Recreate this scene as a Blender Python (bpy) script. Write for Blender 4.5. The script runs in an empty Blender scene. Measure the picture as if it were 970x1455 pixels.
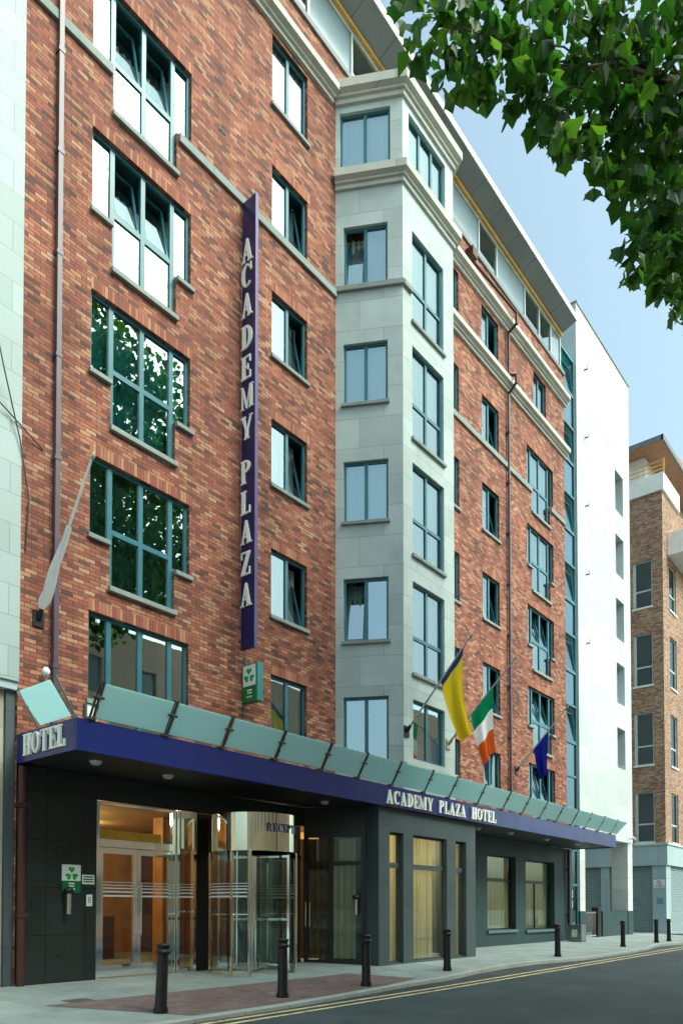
import bpy, bmesh, math, random
from mathutils import Vector, Matrix
random.seed(7)
S = bpy.context.scene
COL = S.collection
PI = math.pi
sin, cos, rad = math.sin, math.cos, math.radians

# ------------------------------------------------------------------ materials
def new_mat(name):
    m = bpy.data.materials.new(name)
    m.use_nodes = True
    nt = m.node_tree
    b = nt.nodes['Principled BSDF']
    return m, nt, b

def N(nt, typ, **kw):
    n = nt.nodes.new(typ)
    for k, v in kw.items():
        setattr(n, k, v)
    return n

def math_node(nt, op, a, b=None, c=None):
    n = N(nt, 'ShaderNodeMath', operation=op)
    for i, v in enumerate((a, b, c)):
        if v is None:
            continue
        if isinstance(v, (int, float)):
            n.inputs[i].default_value = v
        else:
            nt.links.new(v, n.inputs[i])
    return n.outputs[0]

def mix_col(nt, fac, a, b, mode='MIX'):
    n = N(nt, 'ShaderNodeMix', data_type='RGBA', blend_type=mode)
    for i, v in ((0, fac), (6, a), (7, b)):
        if isinstance(v, (int, float)):
            n.inputs[i].default_value = v
        elif isinstance(v, tuple):
            n.inputs[i].default_value = (*v, 1)
        else:
            nt.links.new(v, n.inputs[i])
    return n.outputs[2]

def ramp(nt, fac, stops, interp='LINEAR'):
    r = N(nt, 'ShaderNodeValToRGB')
    r.color_ramp.interpolation = interp
    el = r.color_ramp.elements
    while len(el) < len(stops):
        el.new(0.5)
    for e, (p, c) in zip(el, stops):
        e.position = p
        e.color = (*c, 1) if isinstance(c, tuple) else (c, c, c, 1)
    nt.links.new(fac, r.inputs[0])
    return r.outputs[0]

def noise(nt, vec, scale, detail=4, rough=.6):
    n = N(nt, 'ShaderNodeTexNoise')
    n.inputs['Scale'].default_value = scale
    n.inputs['Detail'].default_value = detail
    n.inputs['Roughness'].default_value = rough
    if vec is not None:
        nt.links.new(vec, n.inputs['Vector'])
    return n.outputs['Fac']

def wall_uv(nt):
    """(horizontal run along the wall, height) from the object's own coordinates"""
    tc = N(nt, 'ShaderNodeTexCoord')
    sep = N(nt, 'ShaderNodeSeparateXYZ')
    nt.links.new(tc.outputs['Object'], sep.inputs[0])
    nrm = N(nt, 'ShaderNodeSeparateXYZ')
    nt.links.new(tc.outputs['Normal'], nrm.inputs[0])
    side = math_node(nt, 'GREATER_THAN', math_node(nt, 'ABSOLUTE', nrm.outputs[0]), .7)
    d = math_node(nt, 'SUBTRACT', sep.outputs[1], sep.outputs[0])
    u = math_node(nt, 'MULTIPLY_ADD', d, side, sep.outputs[0])
    return u, sep.outputs[2], tc.outputs['Object'], sep

def bump(nt, b, h, strength=.4, dist=.01):
    n = N(nt, 'ShaderNodeBump')
    n.inputs['Strength'].default_value = strength
    n.inputs['Distance'].default_value = dist
    nt.links.new(h, n.inputs['Height'])
    nt.links.new(n.outputs[0], b.inputs['Normal'])

def cells(nt, u, v, w, h, joint, offset=.5):
    """running bond: (random value per block, joint mask 0..1, second random)"""
    row = math_node(nt, 'FLOOR', math_node(nt, 'DIVIDE', v, h))
    odd = math_node(nt, 'FLOORED_MODULO', row, 2.0)
    uu = math_node(nt, 'MULTIPLY_ADD', odd, offset, math_node(nt, 'DIVIDE', u, w))
    colm = math_node(nt, 'FLOOR', uu)
    fu = math_node(nt, 'MULTIPLY', math_node(nt, 'SUBTRACT', uu, colm), w)
    fv = math_node(nt, 'MULTIPLY', math_node(nt, 'FRACT', math_node(nt, 'DIVIDE', v, h)), h)
    mu = math_node(nt, 'MINIMUM', fu, math_node(nt, 'SUBTRACT', w, fu))
    mv = math_node(nt, 'MINIMUM', fv, math_node(nt, 'SUBTRACT', h, fv))
    m = math_node(nt, 'MINIMUM', mu, mv)
    mr = N(nt, 'ShaderNodeMapRange')
    nt.links.new(m, mr.inputs[0])
    mr.inputs[1].default_value = joint * .35
    mr.inputs[2].default_value = joint
    cv = N(nt, 'ShaderNodeCombineXYZ')
    nt.links.new(colm, cv.inputs[0]); nt.links.new(row, cv.inputs[1])
    wn = N(nt, 'ShaderNodeTexWhiteNoise', noise_dimensions='3D')
    nt.links.new(cv.outputs[0], wn.inputs[0])
    sp = N(nt, 'ShaderNodeSeparateColor')
    nt.links.new(wn.outputs['Color'], sp.inputs[0])
    return wn.outputs['Value'], mr.outputs[0], sp.outputs[1]

def brick_mat(name, stops, mortar, w=.225, h=.075, vertical=False, grime=.5):
    m, nt, b = new_mat(name)
    u, v, P, _ = wall_uv(nt)
    if vertical:
        u, v = v, u
        rnd, mask, r2 = cells(nt, u, v, 10.0, h, .008, 0)
    else:
        rnd, mask, r2 = cells(nt, u, v, w, h, .009)
    c = ramp(nt, rnd, stops)
    c = mix_col(nt, .08, c, tuple(sum(q[1][k] for q in stops[2:6]) / len(stops[2:6]) for k in range(3)))
    n1 = noise(nt, P, 55, 3)
    c = mix_col(nt, .45, c, ramp(nt, n1, [(.3, .45), (.7, 1.0)]), 'MULTIPLY')
    n2 = noise(nt, P, .55, 5, .62)
    c = mix_col(nt, grime, c, ramp(nt, n2, [(.34, (.5, .45, .44)), (.58, (1, 1, 1))]), 'MULTIPLY')
    mp = N(nt, 'ShaderNodeMapping'); mp.inputs['Scale'].default_value = (2.2, 2.2, .16)
    nt.links.new(P, mp.inputs['Vector'])
    n3 = noise(nt, mp.outputs[0], 1.0, 6, .7)
    c = mix_col(nt, mask, mortar, c)
    c = mix_col(nt, grime * .8, c, ramp(nt, n3, [(.36, (.55, .52, .52)), (.55, (1, 1, 1)), (.72, (1.0, 1.0, 1.0)), (.82, (1.25, 1.25, 1.22))]), 'MULTIPLY')
    nt.links.new(c, b.inputs['Base Color'])
    b.inputs['Roughness'].default_value = .85
    hh = math_node(nt, 'MULTIPLY_ADD', n1, .25, math_node(nt, 'MULTIPLY_ADD', r2, .25, mask))
    bump(nt, b, hh, .55, .008)
    return m

def stone_mat(name, col, w=1.2, h=.6, joint=.006, rough=.7, speck=.25, jointcol=.45, stain=.35, spec=.4, offset=.5, stain_scale=.9):
    m, nt, b = new_mat(name)
    u, v, P, _ = wall_uv(nt)
    rnd, mask, r2 = cells(nt, u, v, w, h, joint, offset)
    sp = noise(nt, P, 140, 2, .7)
    lo = tuple(x * (1 - speck) for x in col); hi = tuple(min(1, x * (1 + speck)) for x in col)
    c = ramp(nt, sp, [(.3, lo), (.7, hi)])
    c = mix_col(nt, .16, c, rnd, 'MULTIPLY')
    st = noise(nt, P, stain_scale, 5, .65)
    c = mix_col(nt, stain, c, ramp(nt, st, [(.3, (.55, .57, .56)), (.62, (1, 1, 1))]), 'MULTIPLY')
    jc = tuple(x * jointcol for x in col)
    c = mix_col(nt, mask, jc, c)
    nt.links.new(c, b.inputs['Base Color'])
    rr = math_node(nt, 'MULTIPLY_ADD', st, .25, rough - .12)
    nt.links.new(rr, b.inputs['Roughness'])
    b.inputs['Specular IOR Level'].default_value = spec
    bump(nt, b, math_node(nt, 'MULTIPLY_ADD', sp, .15, mask), .3, .006)
    return m

def plain(name, col, rough=.5, metal=0., spec=.5, var=.15, scale=3., bmp=0.):
    m, nt, b = new_mat(name)
    tc = N(nt, 'ShaderNodeTexCoord')
    n = noise(nt, tc.outputs['Object'], scale, 5)
    c = ramp(nt, n, [(.3, tuple(x * (1 - var) for x in col)), (.7, tuple(min(1, x * (1 + var)) for x in col))])
    nt.links.new(c, b.inputs['Base Color'])
    b.inputs['Metallic'].default_value = metal
    b.inputs['Specular IOR Level'].default_value = spec
    rr = math_node(nt, 'MULTIPLY_ADD', n, .2 * rough, rough * .9)
    nt.links.new(rr, b.inputs['Roughness'])
    if bmp:
        bump(nt, b, noise(nt, tc.outputs['Object'], scale * 8, 3), bmp, .01)
    return m

def glass_mat(name, base=.3, tint=(.72, .86, .86), refl=(.80, .95, 1.0), wob=.0, k=.75):
    m, nt, b = new_mat(name)
    nt.nodes.remove(b)
    out = nt.nodes['Material Output']
    tr = N(nt, 'ShaderNodeBsdfTransparent'); tr.inputs[0].default_value = (*tint, 1)
    gl = N(nt, 'ShaderNodeBsdfGlossy'); gl.inputs['Color'].default_value = (*refl, 1); gl.inputs['Roughness'].default_value = .012
    lw = N(nt, 'ShaderNodeLayerWeight'); lw.inputs['Blend'].default_value = .35
    f = math_node(nt, 'MULTIPLY_ADD', lw.outputs['Fresnel'], k, base)
    f = math_node(nt, 'MINIMUM', f, .97)
    mx = N(nt, 'ShaderNodeMixShader')
    nt.links.new(f, mx.inputs[0]); nt.links.new(tr.outputs[0], mx.inputs[1]); nt.links.new(gl.outputs[0], mx.inputs[2])
    nt.links.new(mx.outputs[0], out.inputs['Surface'])
    if wob:
        tc = N(nt, 'ShaderNodeTexCoord')
        bp = N(nt, 'ShaderNodeBump'); bp.inputs['Strength'].default_value = wob; bp.inputs['Distance'].default_value = .02
        nt.links.new(noise(nt, tc.outputs['Object'], 1.4, 2, .4), bp.inputs['Height'])
        nt.links.new(bp.outputs[0], gl.inputs['Normal'])
    return m

def cloth_mat(name, col, trans=.5):
    m, nt, b = new_mat(name)
    nt.nodes.remove(b)
    out = nt.nodes['Material Output']
    d = N(nt, 'ShaderNodeBsdfDiffuse'); d.inputs[0].default_value = (*col, 1)
    t = N(nt, 'ShaderNodeBsdfTranslucent'); t.inputs[0].default_value = (*col, 1)
    mx = N(nt, 'ShaderNodeMixShader'); mx.inputs[0].default_value = trans
    nt.links.new(d.outputs[0], mx.inputs[1]); nt.links.new(t.outputs[0], mx.inputs[2])
    nt.links.new(mx.outputs[0], out.inputs['Surface'])
    return m

def emit_mat(name, col, s):
    m, nt, b = new_mat(name)
    b.inputs['Base Color'].default_value = (.8, .8, .8, 1)
    b.inputs['Emission Color'].default_value = (*col, 1)
    b.inputs['Emission Strength'].default_value = s
    return m

BR = [(0, (.085, .042, .035)), (.07, (.16, .058, .042)), (.2, (.28, .078, .050)), (.42, (.38, .112, .064)), (.68, (.44, .158, .088)), (.87, (.53, .25, .14)), (1, (.58, .34, .21))]
M = {}
M['brick'] = brick_mat('red_brick', BR, (.065, .042, .038), grime=.68)
M['soldier'] = brick_mat('soldier_brick', BR[2:6] + [(1, (.5, .22, .12))], (.09, .055, .045), vertical=True, grime=.3)
M['far_brick'] = brick_mat('brown_brick', [(0, (.15, .08, .05)), (.3, (.32, .165, .10)), (.6, (.45, .25, .15)), (1, (.58, .37, .24))], (.3, .24, .2), w=.225, h=.075, grime=.3)
M['bay'] = stone_mat('pale_granite', (.51, .60, .595), 1.25, .775, .009, .75, .24, .5, .45)
M['concrete'] = stone_mat('weathered_concrete', (.54, .55, .50), 1.5, 9, .008, .85, .2, .45, .35, stain_scale=2.2)
M['sill'] = stone_mat('sill_concrete', (.30, .34, .32), 1.6, 9, .006, .85, .2, .5, .5, stain_scale=2.5)
M['frame'] = plain('petrol_frame', (.030, .150, .185), .35, var=.12)
M['glass'] = glass_mat('window_glass', .30, (.70, .88, .90), (.62, .76, .80), wob=.05)
M['glass_bay'] = glass_mat('bay_glass', .36, (.80, .96, 1.0), (.78, .98, 1.0), wob=.06)
M['glass_dark'] = glass_mat('reflective_glass', .42, (.55, .84, .85), wob=.08)
M['shop_glass'] = glass_mat('shop_glass', .02, (.86, .90, .88), wob=.02, k=.30)
M['sheer'] = cloth_mat('sheer_curtain', (.86, .87, .86), .5)
M['curtain'] = cloth_mat('cream_curtain', (.72, .68, .46), .28)
M['curtain_brown'] = cloth_mat('brown_curtain', (.20, .13, .07), .25)
M['curtain_green'] = cloth_mat('green_curtain', (.20, .34, .27), .35)
M['teal_blind'] = cloth_mat('teal_blind', (.10, .56, .58), .3)  # backing colour; behind the third-row panes it stands in for teal reflections
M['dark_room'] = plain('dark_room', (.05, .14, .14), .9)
M['granite'] = stone_mat('black_granite', (.028, .037, .036), .75, .83, .010, .30, .35, .2, .6, .35, 0)
M['grey_stone'] = stone_mat('dark_grey_stone', (.075, .105, .112), 3.0, .66, .006, .6, .22, .4, .5, .4, 0)
M['blue'] = plain('canopy_blue', (.011, .022, .155), .2, spec=.6, var=.12, scale=.7)
M['sign_blue'] = plain('sign_blue', (.010, .013, .085), .35, var=.1)
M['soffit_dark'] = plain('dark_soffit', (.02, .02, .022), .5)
M['frost'] = None
M['chrome'] = plain('chrome', (.92, .94, .94), .07, 1., var=.04)
M['steel'] = plain('dark_steel', (.28, .29, .28), .3, 1., var=.1)
M['bronze'] = plain('bronze_mirror', (.80, .75, .62), .06, 1., var=.04)
M['lead'] = plain('lead_grey', (.15, .16, .17), .6)
M['pipe'] = plain('plum_pipe', (.085, .06, .085), .4)
M['pipe_brown'] = plain('brown_pipe', (.06, .018, .015), .5)
M['letter'] = plain('letter_cream', (.93, .95, .89), .4, var=.03)
M['letter_blue'] = plain('letter_navy', (.012, .014, .1), .4)
M['green'] = plain('sign_green', (.004, .16, .045), .35)
M['green_leaf'] = plain('logo_green', (.01, .36, .06), .4)
M['teal_side'] = plain('sign_teal', (.01, .21, .20), .35)
M['white'] = plain('sign_white', (.78, .80, .80), .4, var=.03)
M['black'] = plain('black_metal', (.012, .012, .013), .35, spec=.5)
M['bollard'] = plain('bollard_black', (.007, .007, .008), .35, spec=.4, var=.4, scale=9, bmp=.15)
M['wood'] = plain('lobby_wood', (.42, .20, .055), .45, var=.3, scale=2)
M['wood_dark'] = plain('dark_wood', (.10, .035, .015), .4, var=.3, scale=3)
M['lobby_floor'] = plain('lobby_floor', (.33, .20, .14), .25, var=.2)
M['lobby_wall'] = plain('lobby_wall', (.62, .42, .18), .7)
M['yellow_strip'] = plain('yellow_fascia', (.75, .48, .05), .5)
M['ochre'] = plain('ochre_timber', (.58, .34, .08), .6, var=.25)
M['eave'] = plain('eave_metal', (.24, .27, .27), .38, .35, var=.12, scale=.8)
M['eave_edge'] = plain('eave_edge', (.66, .67, .64), .5, var=.08)
M['pent_wall'] = plain('pent_wall', (.45, .48, .38), .8)
M['pent_blue'] = plain('penthouse_panel', (.22, .30, .35), .16, spec=.8, var=.06)
M['pent_green'] = glass_mat('green_glass', .25, (.45, .55, .38))
M['render'] = stone_mat('white_render', (.56, .61, .615), 3.6, 1.05, .010, .8, .04, .82, .22, .3, 0, 1.2)
M['tile'] = stone_mat('pale_tile', (.66, .69, .68), 1.1, .56, .007, .6, .06, .5, .18, .4, .5, 1.0)
M['beige_tile'] = stone_mat('beige_tile', (.46, .43, .35), .9, .62, .007, .6, .12, .5, .4, .4, 0)
M['panel'] = stone_mat('pale_cladding', (.36, .45, .45), 1.5, .517, .006, .55, .06, .45, .15, .4, .5)
M['shutter'] = plain('shutter_grey', (.22, .29, .29), .5, .3, var=.1)
M['fascia_grey'] = stone_mat('blue_grey_panel', (.40, .52, .55), 1.2, 3, .012, .5, .05, .4, .2)
M['white_frame'] = plain('pale_frame', (.48, .55, .54), .45)
M['far_glass'] = glass_mat('far_glass', .07, (.5, .65, .65), wob=.05, k=.3)
M['blue_glass'] = glass_mat('blue_glass', .12, (.35, .62, .70), wob=.05)
M['far_stone'] = plain('far_stone', (.76, .76, .72), .8, var=.1)
M['roof_tile'] = plain('terracotta', (.42, .2, .12), .8)
M['peach'] = stone_mat('peach_render', (.92, .70, .52), 3, 3, .01, .85, .06, .7, .3)
M['bark'] = plain('bark', (.16, .13, .09), .9, var=.4, scale=5, bmp=.6)
M['lamp_cover'] = plain('lamp_cover', (.45, .46, .44), .3)
M['post_dark'] = plain('post_dark', (.10, .095, .085), .35, .7)
M['teal_stone'] = stone_mat('teal_stone', (.030, .070, .076), 1.6, .45, .006, .5, .2, .5, .4, .4, 0)
M['sill_dark'] = plain('sill_dark', (.10, .17, .19), .5)
M['cable'] = plain('cable', (.03, .03, .03), .6)
M['paper'] = plain('paper', (.7, .75, .72), .7)
M['notice_blue'] = plain('notice_blue', (.10, .30, .42), .5, var=.4, scale=12)
M['cover'] = plain('manhole_iron', (.10, .105, .10), .6, .3, bmp=.5, scale=14)

def sheet_paint(m, wob, streak):
    nt = m.node_tree; b = nt.nodes['Principled BSDF']
    tc = N(nt, 'ShaderNodeTexCoord'); P = tc.outputs['Object']
    bump(nt, b, noise(nt, P, .9, 3, .5), wob, .05)
    mp = N(nt, 'ShaderNodeMapping'); mp.inputs['Scale'].default_value = (3, 3, .4); nt.links.new(P, mp.inputs['Vector'])
    r_ = ramp(nt, noise(nt, mp.outputs[0], 1.4, 6, .7), [(.4, .16), (.7, .16 + streak)])
    nt.links.new(r_, b.inputs['Roughness'])
sheet_paint(M['blue'], .30, .12)
def frost():
    m, nt, b = new_mat('frosted_glass')
    b.inputs['Base Color'].default_value = (.56, .82, .82, 1)
    b.inputs['Roughness'].default_value = .22
    b.inputs['Specular IOR Level'].default_value = .6
    b.inputs['Subsurface Weight'].default_value = 0
    out = nt.nodes['Material Output']
    t = N(nt, 'ShaderNodeBsdfTranslucent'); t.inputs[0].default_value = (.66, .90, .91, 1)
    mx = N(nt, 'ShaderNodeMixShader'); mx.inputs[0].default_value = .72
    nt.links.new(b.outputs[0], mx.inputs[1]); nt.links.new(t.outputs[0], mx.inputs[2])
    nt.links.new(mx.outputs[0], out.inputs['Surface'])
    return m
M['frost'] = frost()

def leaf_mat():
    m, nt, b = new_mat('plane_leaf')
    nt.nodes.remove(b)
    out = nt.nodes['Material Output']
    g = N(nt, 'ShaderNodeNewGeometry')
    tc = N(nt, 'ShaderNodeTexCoord')
    n = noise(nt, tc.outputs['Object'], 2.2, 3)
    r = math_node(nt, 'ADD', math_node(nt, 'MULTIPLY', g.outputs['Random Per Island'], .55), math_node(nt, 'MULTIPLY', n, .45))
    c = ramp(nt, r, [(.15, (.016, .06, .012)), (.5, (.033, .105, .018)), (.85, (.11, .20, .025))])
    d = N(nt, 'ShaderNodeBsdfPrincipled'); nt.links.new(c, d.inputs['Base Color']); d.inputs['Roughness'].default_value = .45
    t = N(nt, 'ShaderNodeBsdfTranslucent')
    c2 = mix_col(nt, 1.0, c, (1.6, 2.0, .9), 'MULTIPLY')
    nt.links.new(c2, t.inputs[0])
    mx = N(nt, 'ShaderNodeMixShader'); mx.inputs[0].default_value = .5
    nt.links.new(d.outputs[0], mx.inputs[1]); nt.links.new(t.outputs[0], mx.inputs[2])
    nt.links.new(mx.outputs[0], out.inputs['Surface'])
    return m
M['leaf'] = leaf_mat()

def ground_mat(name, col, var, scales, rough=.9, slab=None, jointcol=.6, crack=False, spec=.3, spots=0, worn=None):
    m, nt, b = new_mat(name)
    tc = N(nt, 'ShaderNodeTexCoord'); P = tc.outputs['Object']
    n1 = noise(nt, P, scales[0], 6, .65); n2 = noise(nt, P, scales[1], 3, .7)
    c = ramp(nt, n1, [(.3, tuple(x * (1 - var) for x in col)), (.7, tuple(x * (1 + var) for x in col))])
    c = mix_col(nt, .5, c, ramp(nt, n2, [(.3, .6), (.7, 1.0)]), 'MULTIPLY')
    hgt = n2
    if slab:
        sep = N(nt, 'ShaderNodeSeparateXYZ'); nt.links.new(P, sep.inputs[0])
        rnd, mask, r2 = cells(nt, sep.outputs[0], sep.outputs[1], slab[0], slab[1], slab[2], slab[3])
        c = mix_col(nt, slab[4], c, ramp(nt, rnd, [(0, .45), (1, 1.0)]), 'MULTIPLY')
        c = mix_col(nt, mask, tuple(x * jointcol for x in col), c)
        hgt = math_node(nt, 'MULTIPLY_ADD', n2, .2, mask)
    if crack:
        vo = N(nt, 'ShaderNodeTexVoronoi', feature='DISTANCE_TO_EDGE'); vo.inputs['Scale'].default_value = .42
        dm = N(nt, 'ShaderNodeVectorMath', operation='MULTIPLY_ADD')
        nn = N(nt, 'ShaderNodeTexNoise'); nn.inputs['Scale'].default_value = 1.6; nn.inputs['Detail'].default_value = 6
        nt.links.new(P, nn.inputs['Vector']); nt.links.new(nn.outputs['Color'], dm.inputs[0]); dm.inputs[1].default_value = (1.1, 1.1, 0); nt.links.new(P, dm.inputs[2])
        nt.links.new(dm.outputs[0], vo.inputs['Vector'])
        ck = ramp(nt, vo.outputs['Distance'], [(0, .35), (.012, 1.0)])
        c = mix_col(nt, .6, c, ck, 'MULTIPLY')
        mp = N(nt, 'ShaderNodeMapping'); mp.inputs['Scale'].default_value = (.12, .9, 1); nt.links.new(P, mp.inputs['Vector'])
        tr_ = noise(nt, mp.outputs[0], 1.0, 4)
        c = mix_col(nt, .55, c, ramp(nt, tr_, [(.35, .62), (.6, 1.15)]), 'MULTIPLY')
    if spots:
        sp = noise(nt, P, 9, 2, .5)
        c = mix_col(nt, spots, c, ramp(nt, sp, [(.27, .35), (.33, 1.0)]), 'MULTIPLY')
        s3 = noise(nt, P, .8, 6, .7)
        c = mix_col(nt, spots, c, ramp(nt, s3, [(.35, .6), (.6, 1.0)]), 'MULTIPLY')
    if worn:
        wn_ = noise(nt, P, 7, 6, .8)
        c = mix_col(nt, ramp(nt, wn_, [(.52, 0.0), (.62, .75)]), c, worn)
    nt.links.new(c, b.inputs['Base Color'])
    b.inputs['Roughness'].default_value = rough
    b.inputs['Specular IOR Level'].default_value = spec
    bump(nt, b, hgt, .35, .008)
    return m
M['asphalt'] = ground_mat('asphalt', (.040, .058, .065), .4, (.7, 110), .7, spec=.45, crack=True)
M['pavement'] = ground_mat('concrete_paving', (.30, .36, .355), .18, (1.1, 60), .8, (1.8, 1.35, .008, .5, .16), .5, spots=.5)
M['brickpave'] = ground_mat('brick_paving', (.22, .155, .15), .25, (2.0, 50), .85, (.2, .1, .008, .5, .5), .6, spots=.4)
M['kerb'] = ground_mat('kerb_granite', (.40, .42, .40), .15, (3, 90), .8, (.92, 50, .012, 0, .2), .4)
M['line'] = ground_mat('yellow_paint', (.72, .60, .32), .2, (4, 40), .8, worn=(.08, .085, .08))
M['earth'] = ground_mat('far_ground', (.12, .12, .11), .2, (.3, 10), .95)

# ------------------------------------------------------------------ mesh builder
class MB:
    def __init__(s):
        s.v = []; s.f = []; s.m = []; s.sm = []
    def face(s, pts, m=0, smooth=False):
        i = len(s.v); s.v += [tuple(p) for p in pts]
        s.f.append(list(range(i, i + len(pts)))); s.m.append(m); s.sm.append(smooth)
    def poly(s, pts, fs, m=0, smooth=False):
        i = len(s.v); s.v += [tuple(p) for p in pts]
        for f in fs:
            s.f.append([i + k for k in f]); s.m.append(m); s.sm.append(smooth)
    def box(s, x0, x1, y0, y1, z0, z1, m=0):
        p = [(x0, y0, z0), (x1, y0, z0), (x1, y1, z0), (x0, y1, z0), (x0, y0, z1), (x1, y0, z1), (x1, y1, z1), (x0, y1, z1)]
        s.poly(p, [(0, 3, 2, 1), (4, 5, 6, 7), (0, 1, 5, 4), (1, 2, 6, 5), (2, 3, 7, 6), (3, 0, 4, 7)], m)
    def prism(s, pts, fn0, fn1, m=0):
        """pts 2D counter-clockwise; fn0/fn1 map (a,b) to the two end faces"""
        n = len(pts)
        a = [fn0(*p) for p in pts]; b = [fn1(*p) for p in pts]
        s.poly(a + b, [tuple(range(n)), tuple(reversed(range(n, 2 * n)))] + [(i, i + n, (i + 1) % n + n, (i + 1) % n) for i in range(n)], m)
    def tube(s, p0, p1, r0, r1=None, seg=12, m=0, caps=True):
        r1 = r0 if r1 is None else r1
        p0, p1 = Vector(p0), Vector(p1)
        d = (p1 - p0).normalized()
        a = d.orthogonal().normalized(); b = d.cross(a)
        P = []
        for k in range(seg):
            t = 2 * PI * k / seg; o = a * cos(t) + b * sin(t)
            P += [p0 + o * r0, p1 + o * r1]
        s.poly(P, [(2 * k, 2 * ((k + 1) % seg), 2 * ((k + 1) % seg) + 1, 2 * k + 1) for k in range(seg)], m, True)
        if caps:
            s.face([P[2 * k] for k in reversed(range(seg))], m); s.face([P[2 * k + 1] for k in range(seg)], m)
    def lathe(s, prof, c=(0, 0, 0), seg=20, m=0):
        P = []; n = len(prof)
        for k in range(seg):
            t = 2 * PI * k / seg
            P += [(c[0] + r * cos(t), c[1] + r * sin(t), c[2] + z) for r, z in prof]
        fs = []
        for k in range(seg):
            k2 = (k + 1) % seg
            for i in range(n - 1):
                fs.append((k * n + i, k2 * n + i, k2 * n + i + 1, k * n + i + 1))
        s.poly(P, fs, m, True)
        if prof[0][0] > 1e-5: s.face([(c[0] + prof[0][0] * cos(2 * PI * k / seg), c[1] + prof[0][0] * sin(2 * PI * k / seg), c[2] + prof[0][1]) for k in reversed(range(seg))], m)
        if prof[-1][0] > 1e-5: s.face([(c[0] + prof[-1][0] * cos(2 * PI * k / seg), c[1] + prof[-1][0] * sin(2 * PI * k / seg), c[2] + prof[-1][1]) for k in range(seg)], m)
    def build(s, name, mats, parent=None, matrix=None, weld=False, bevel=0):
        me = bpy.data.meshes.new(name)
        me.from_pydata(s.v, [], s.f)
        mats = mats if isinstance(mats, (list, tuple)) else [mats]
        for m in mats: me.materials.append(M[m] if isinstance(m, str) else m)
        me.polygons.foreach_set('material_index', s.m)
        me.polygons.foreach_set('use_smooth', s.sm)
        if weld or bevel:
            bm = bmesh.new(); bm.from_mesh(me)
            bmesh.ops.remove_doubles(bm, verts=bm.verts, dist=1e-4)
            if bevel:
                es = [e for e in bm.edges if len(e.link_faces) == 2 and e.calc_face_angle(0) > .6]
                bmesh.ops.bevel(bm, geom=es, offset=bevel, segments=2, affect='EDGES', profile=.5)
            bm.to_mesh(me); bm.free()
        me.update()
        o = bpy.data.objects.new(name, me); COL.objects.link(o)
        if parent is not None: o.parent = parent
        if matrix is not None: o.matrix_basis = matrix
        return o

def tag(o, label=None, cat=None, group=None, kind=None):
    if label: o['label'] = label
    if cat: o['category'] = cat
    if group: o['group'] = group
    if kind: o['kind'] = kind
    return o
def empty(name, loc, label, cat, group=None):
    o = bpy.data.objects.new(name, None); COL.objects.link(o); o.location = loc
    return tag(o, label, cat, group)
def rel(o):
    return Matrix.Translation(-o.location)

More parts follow.
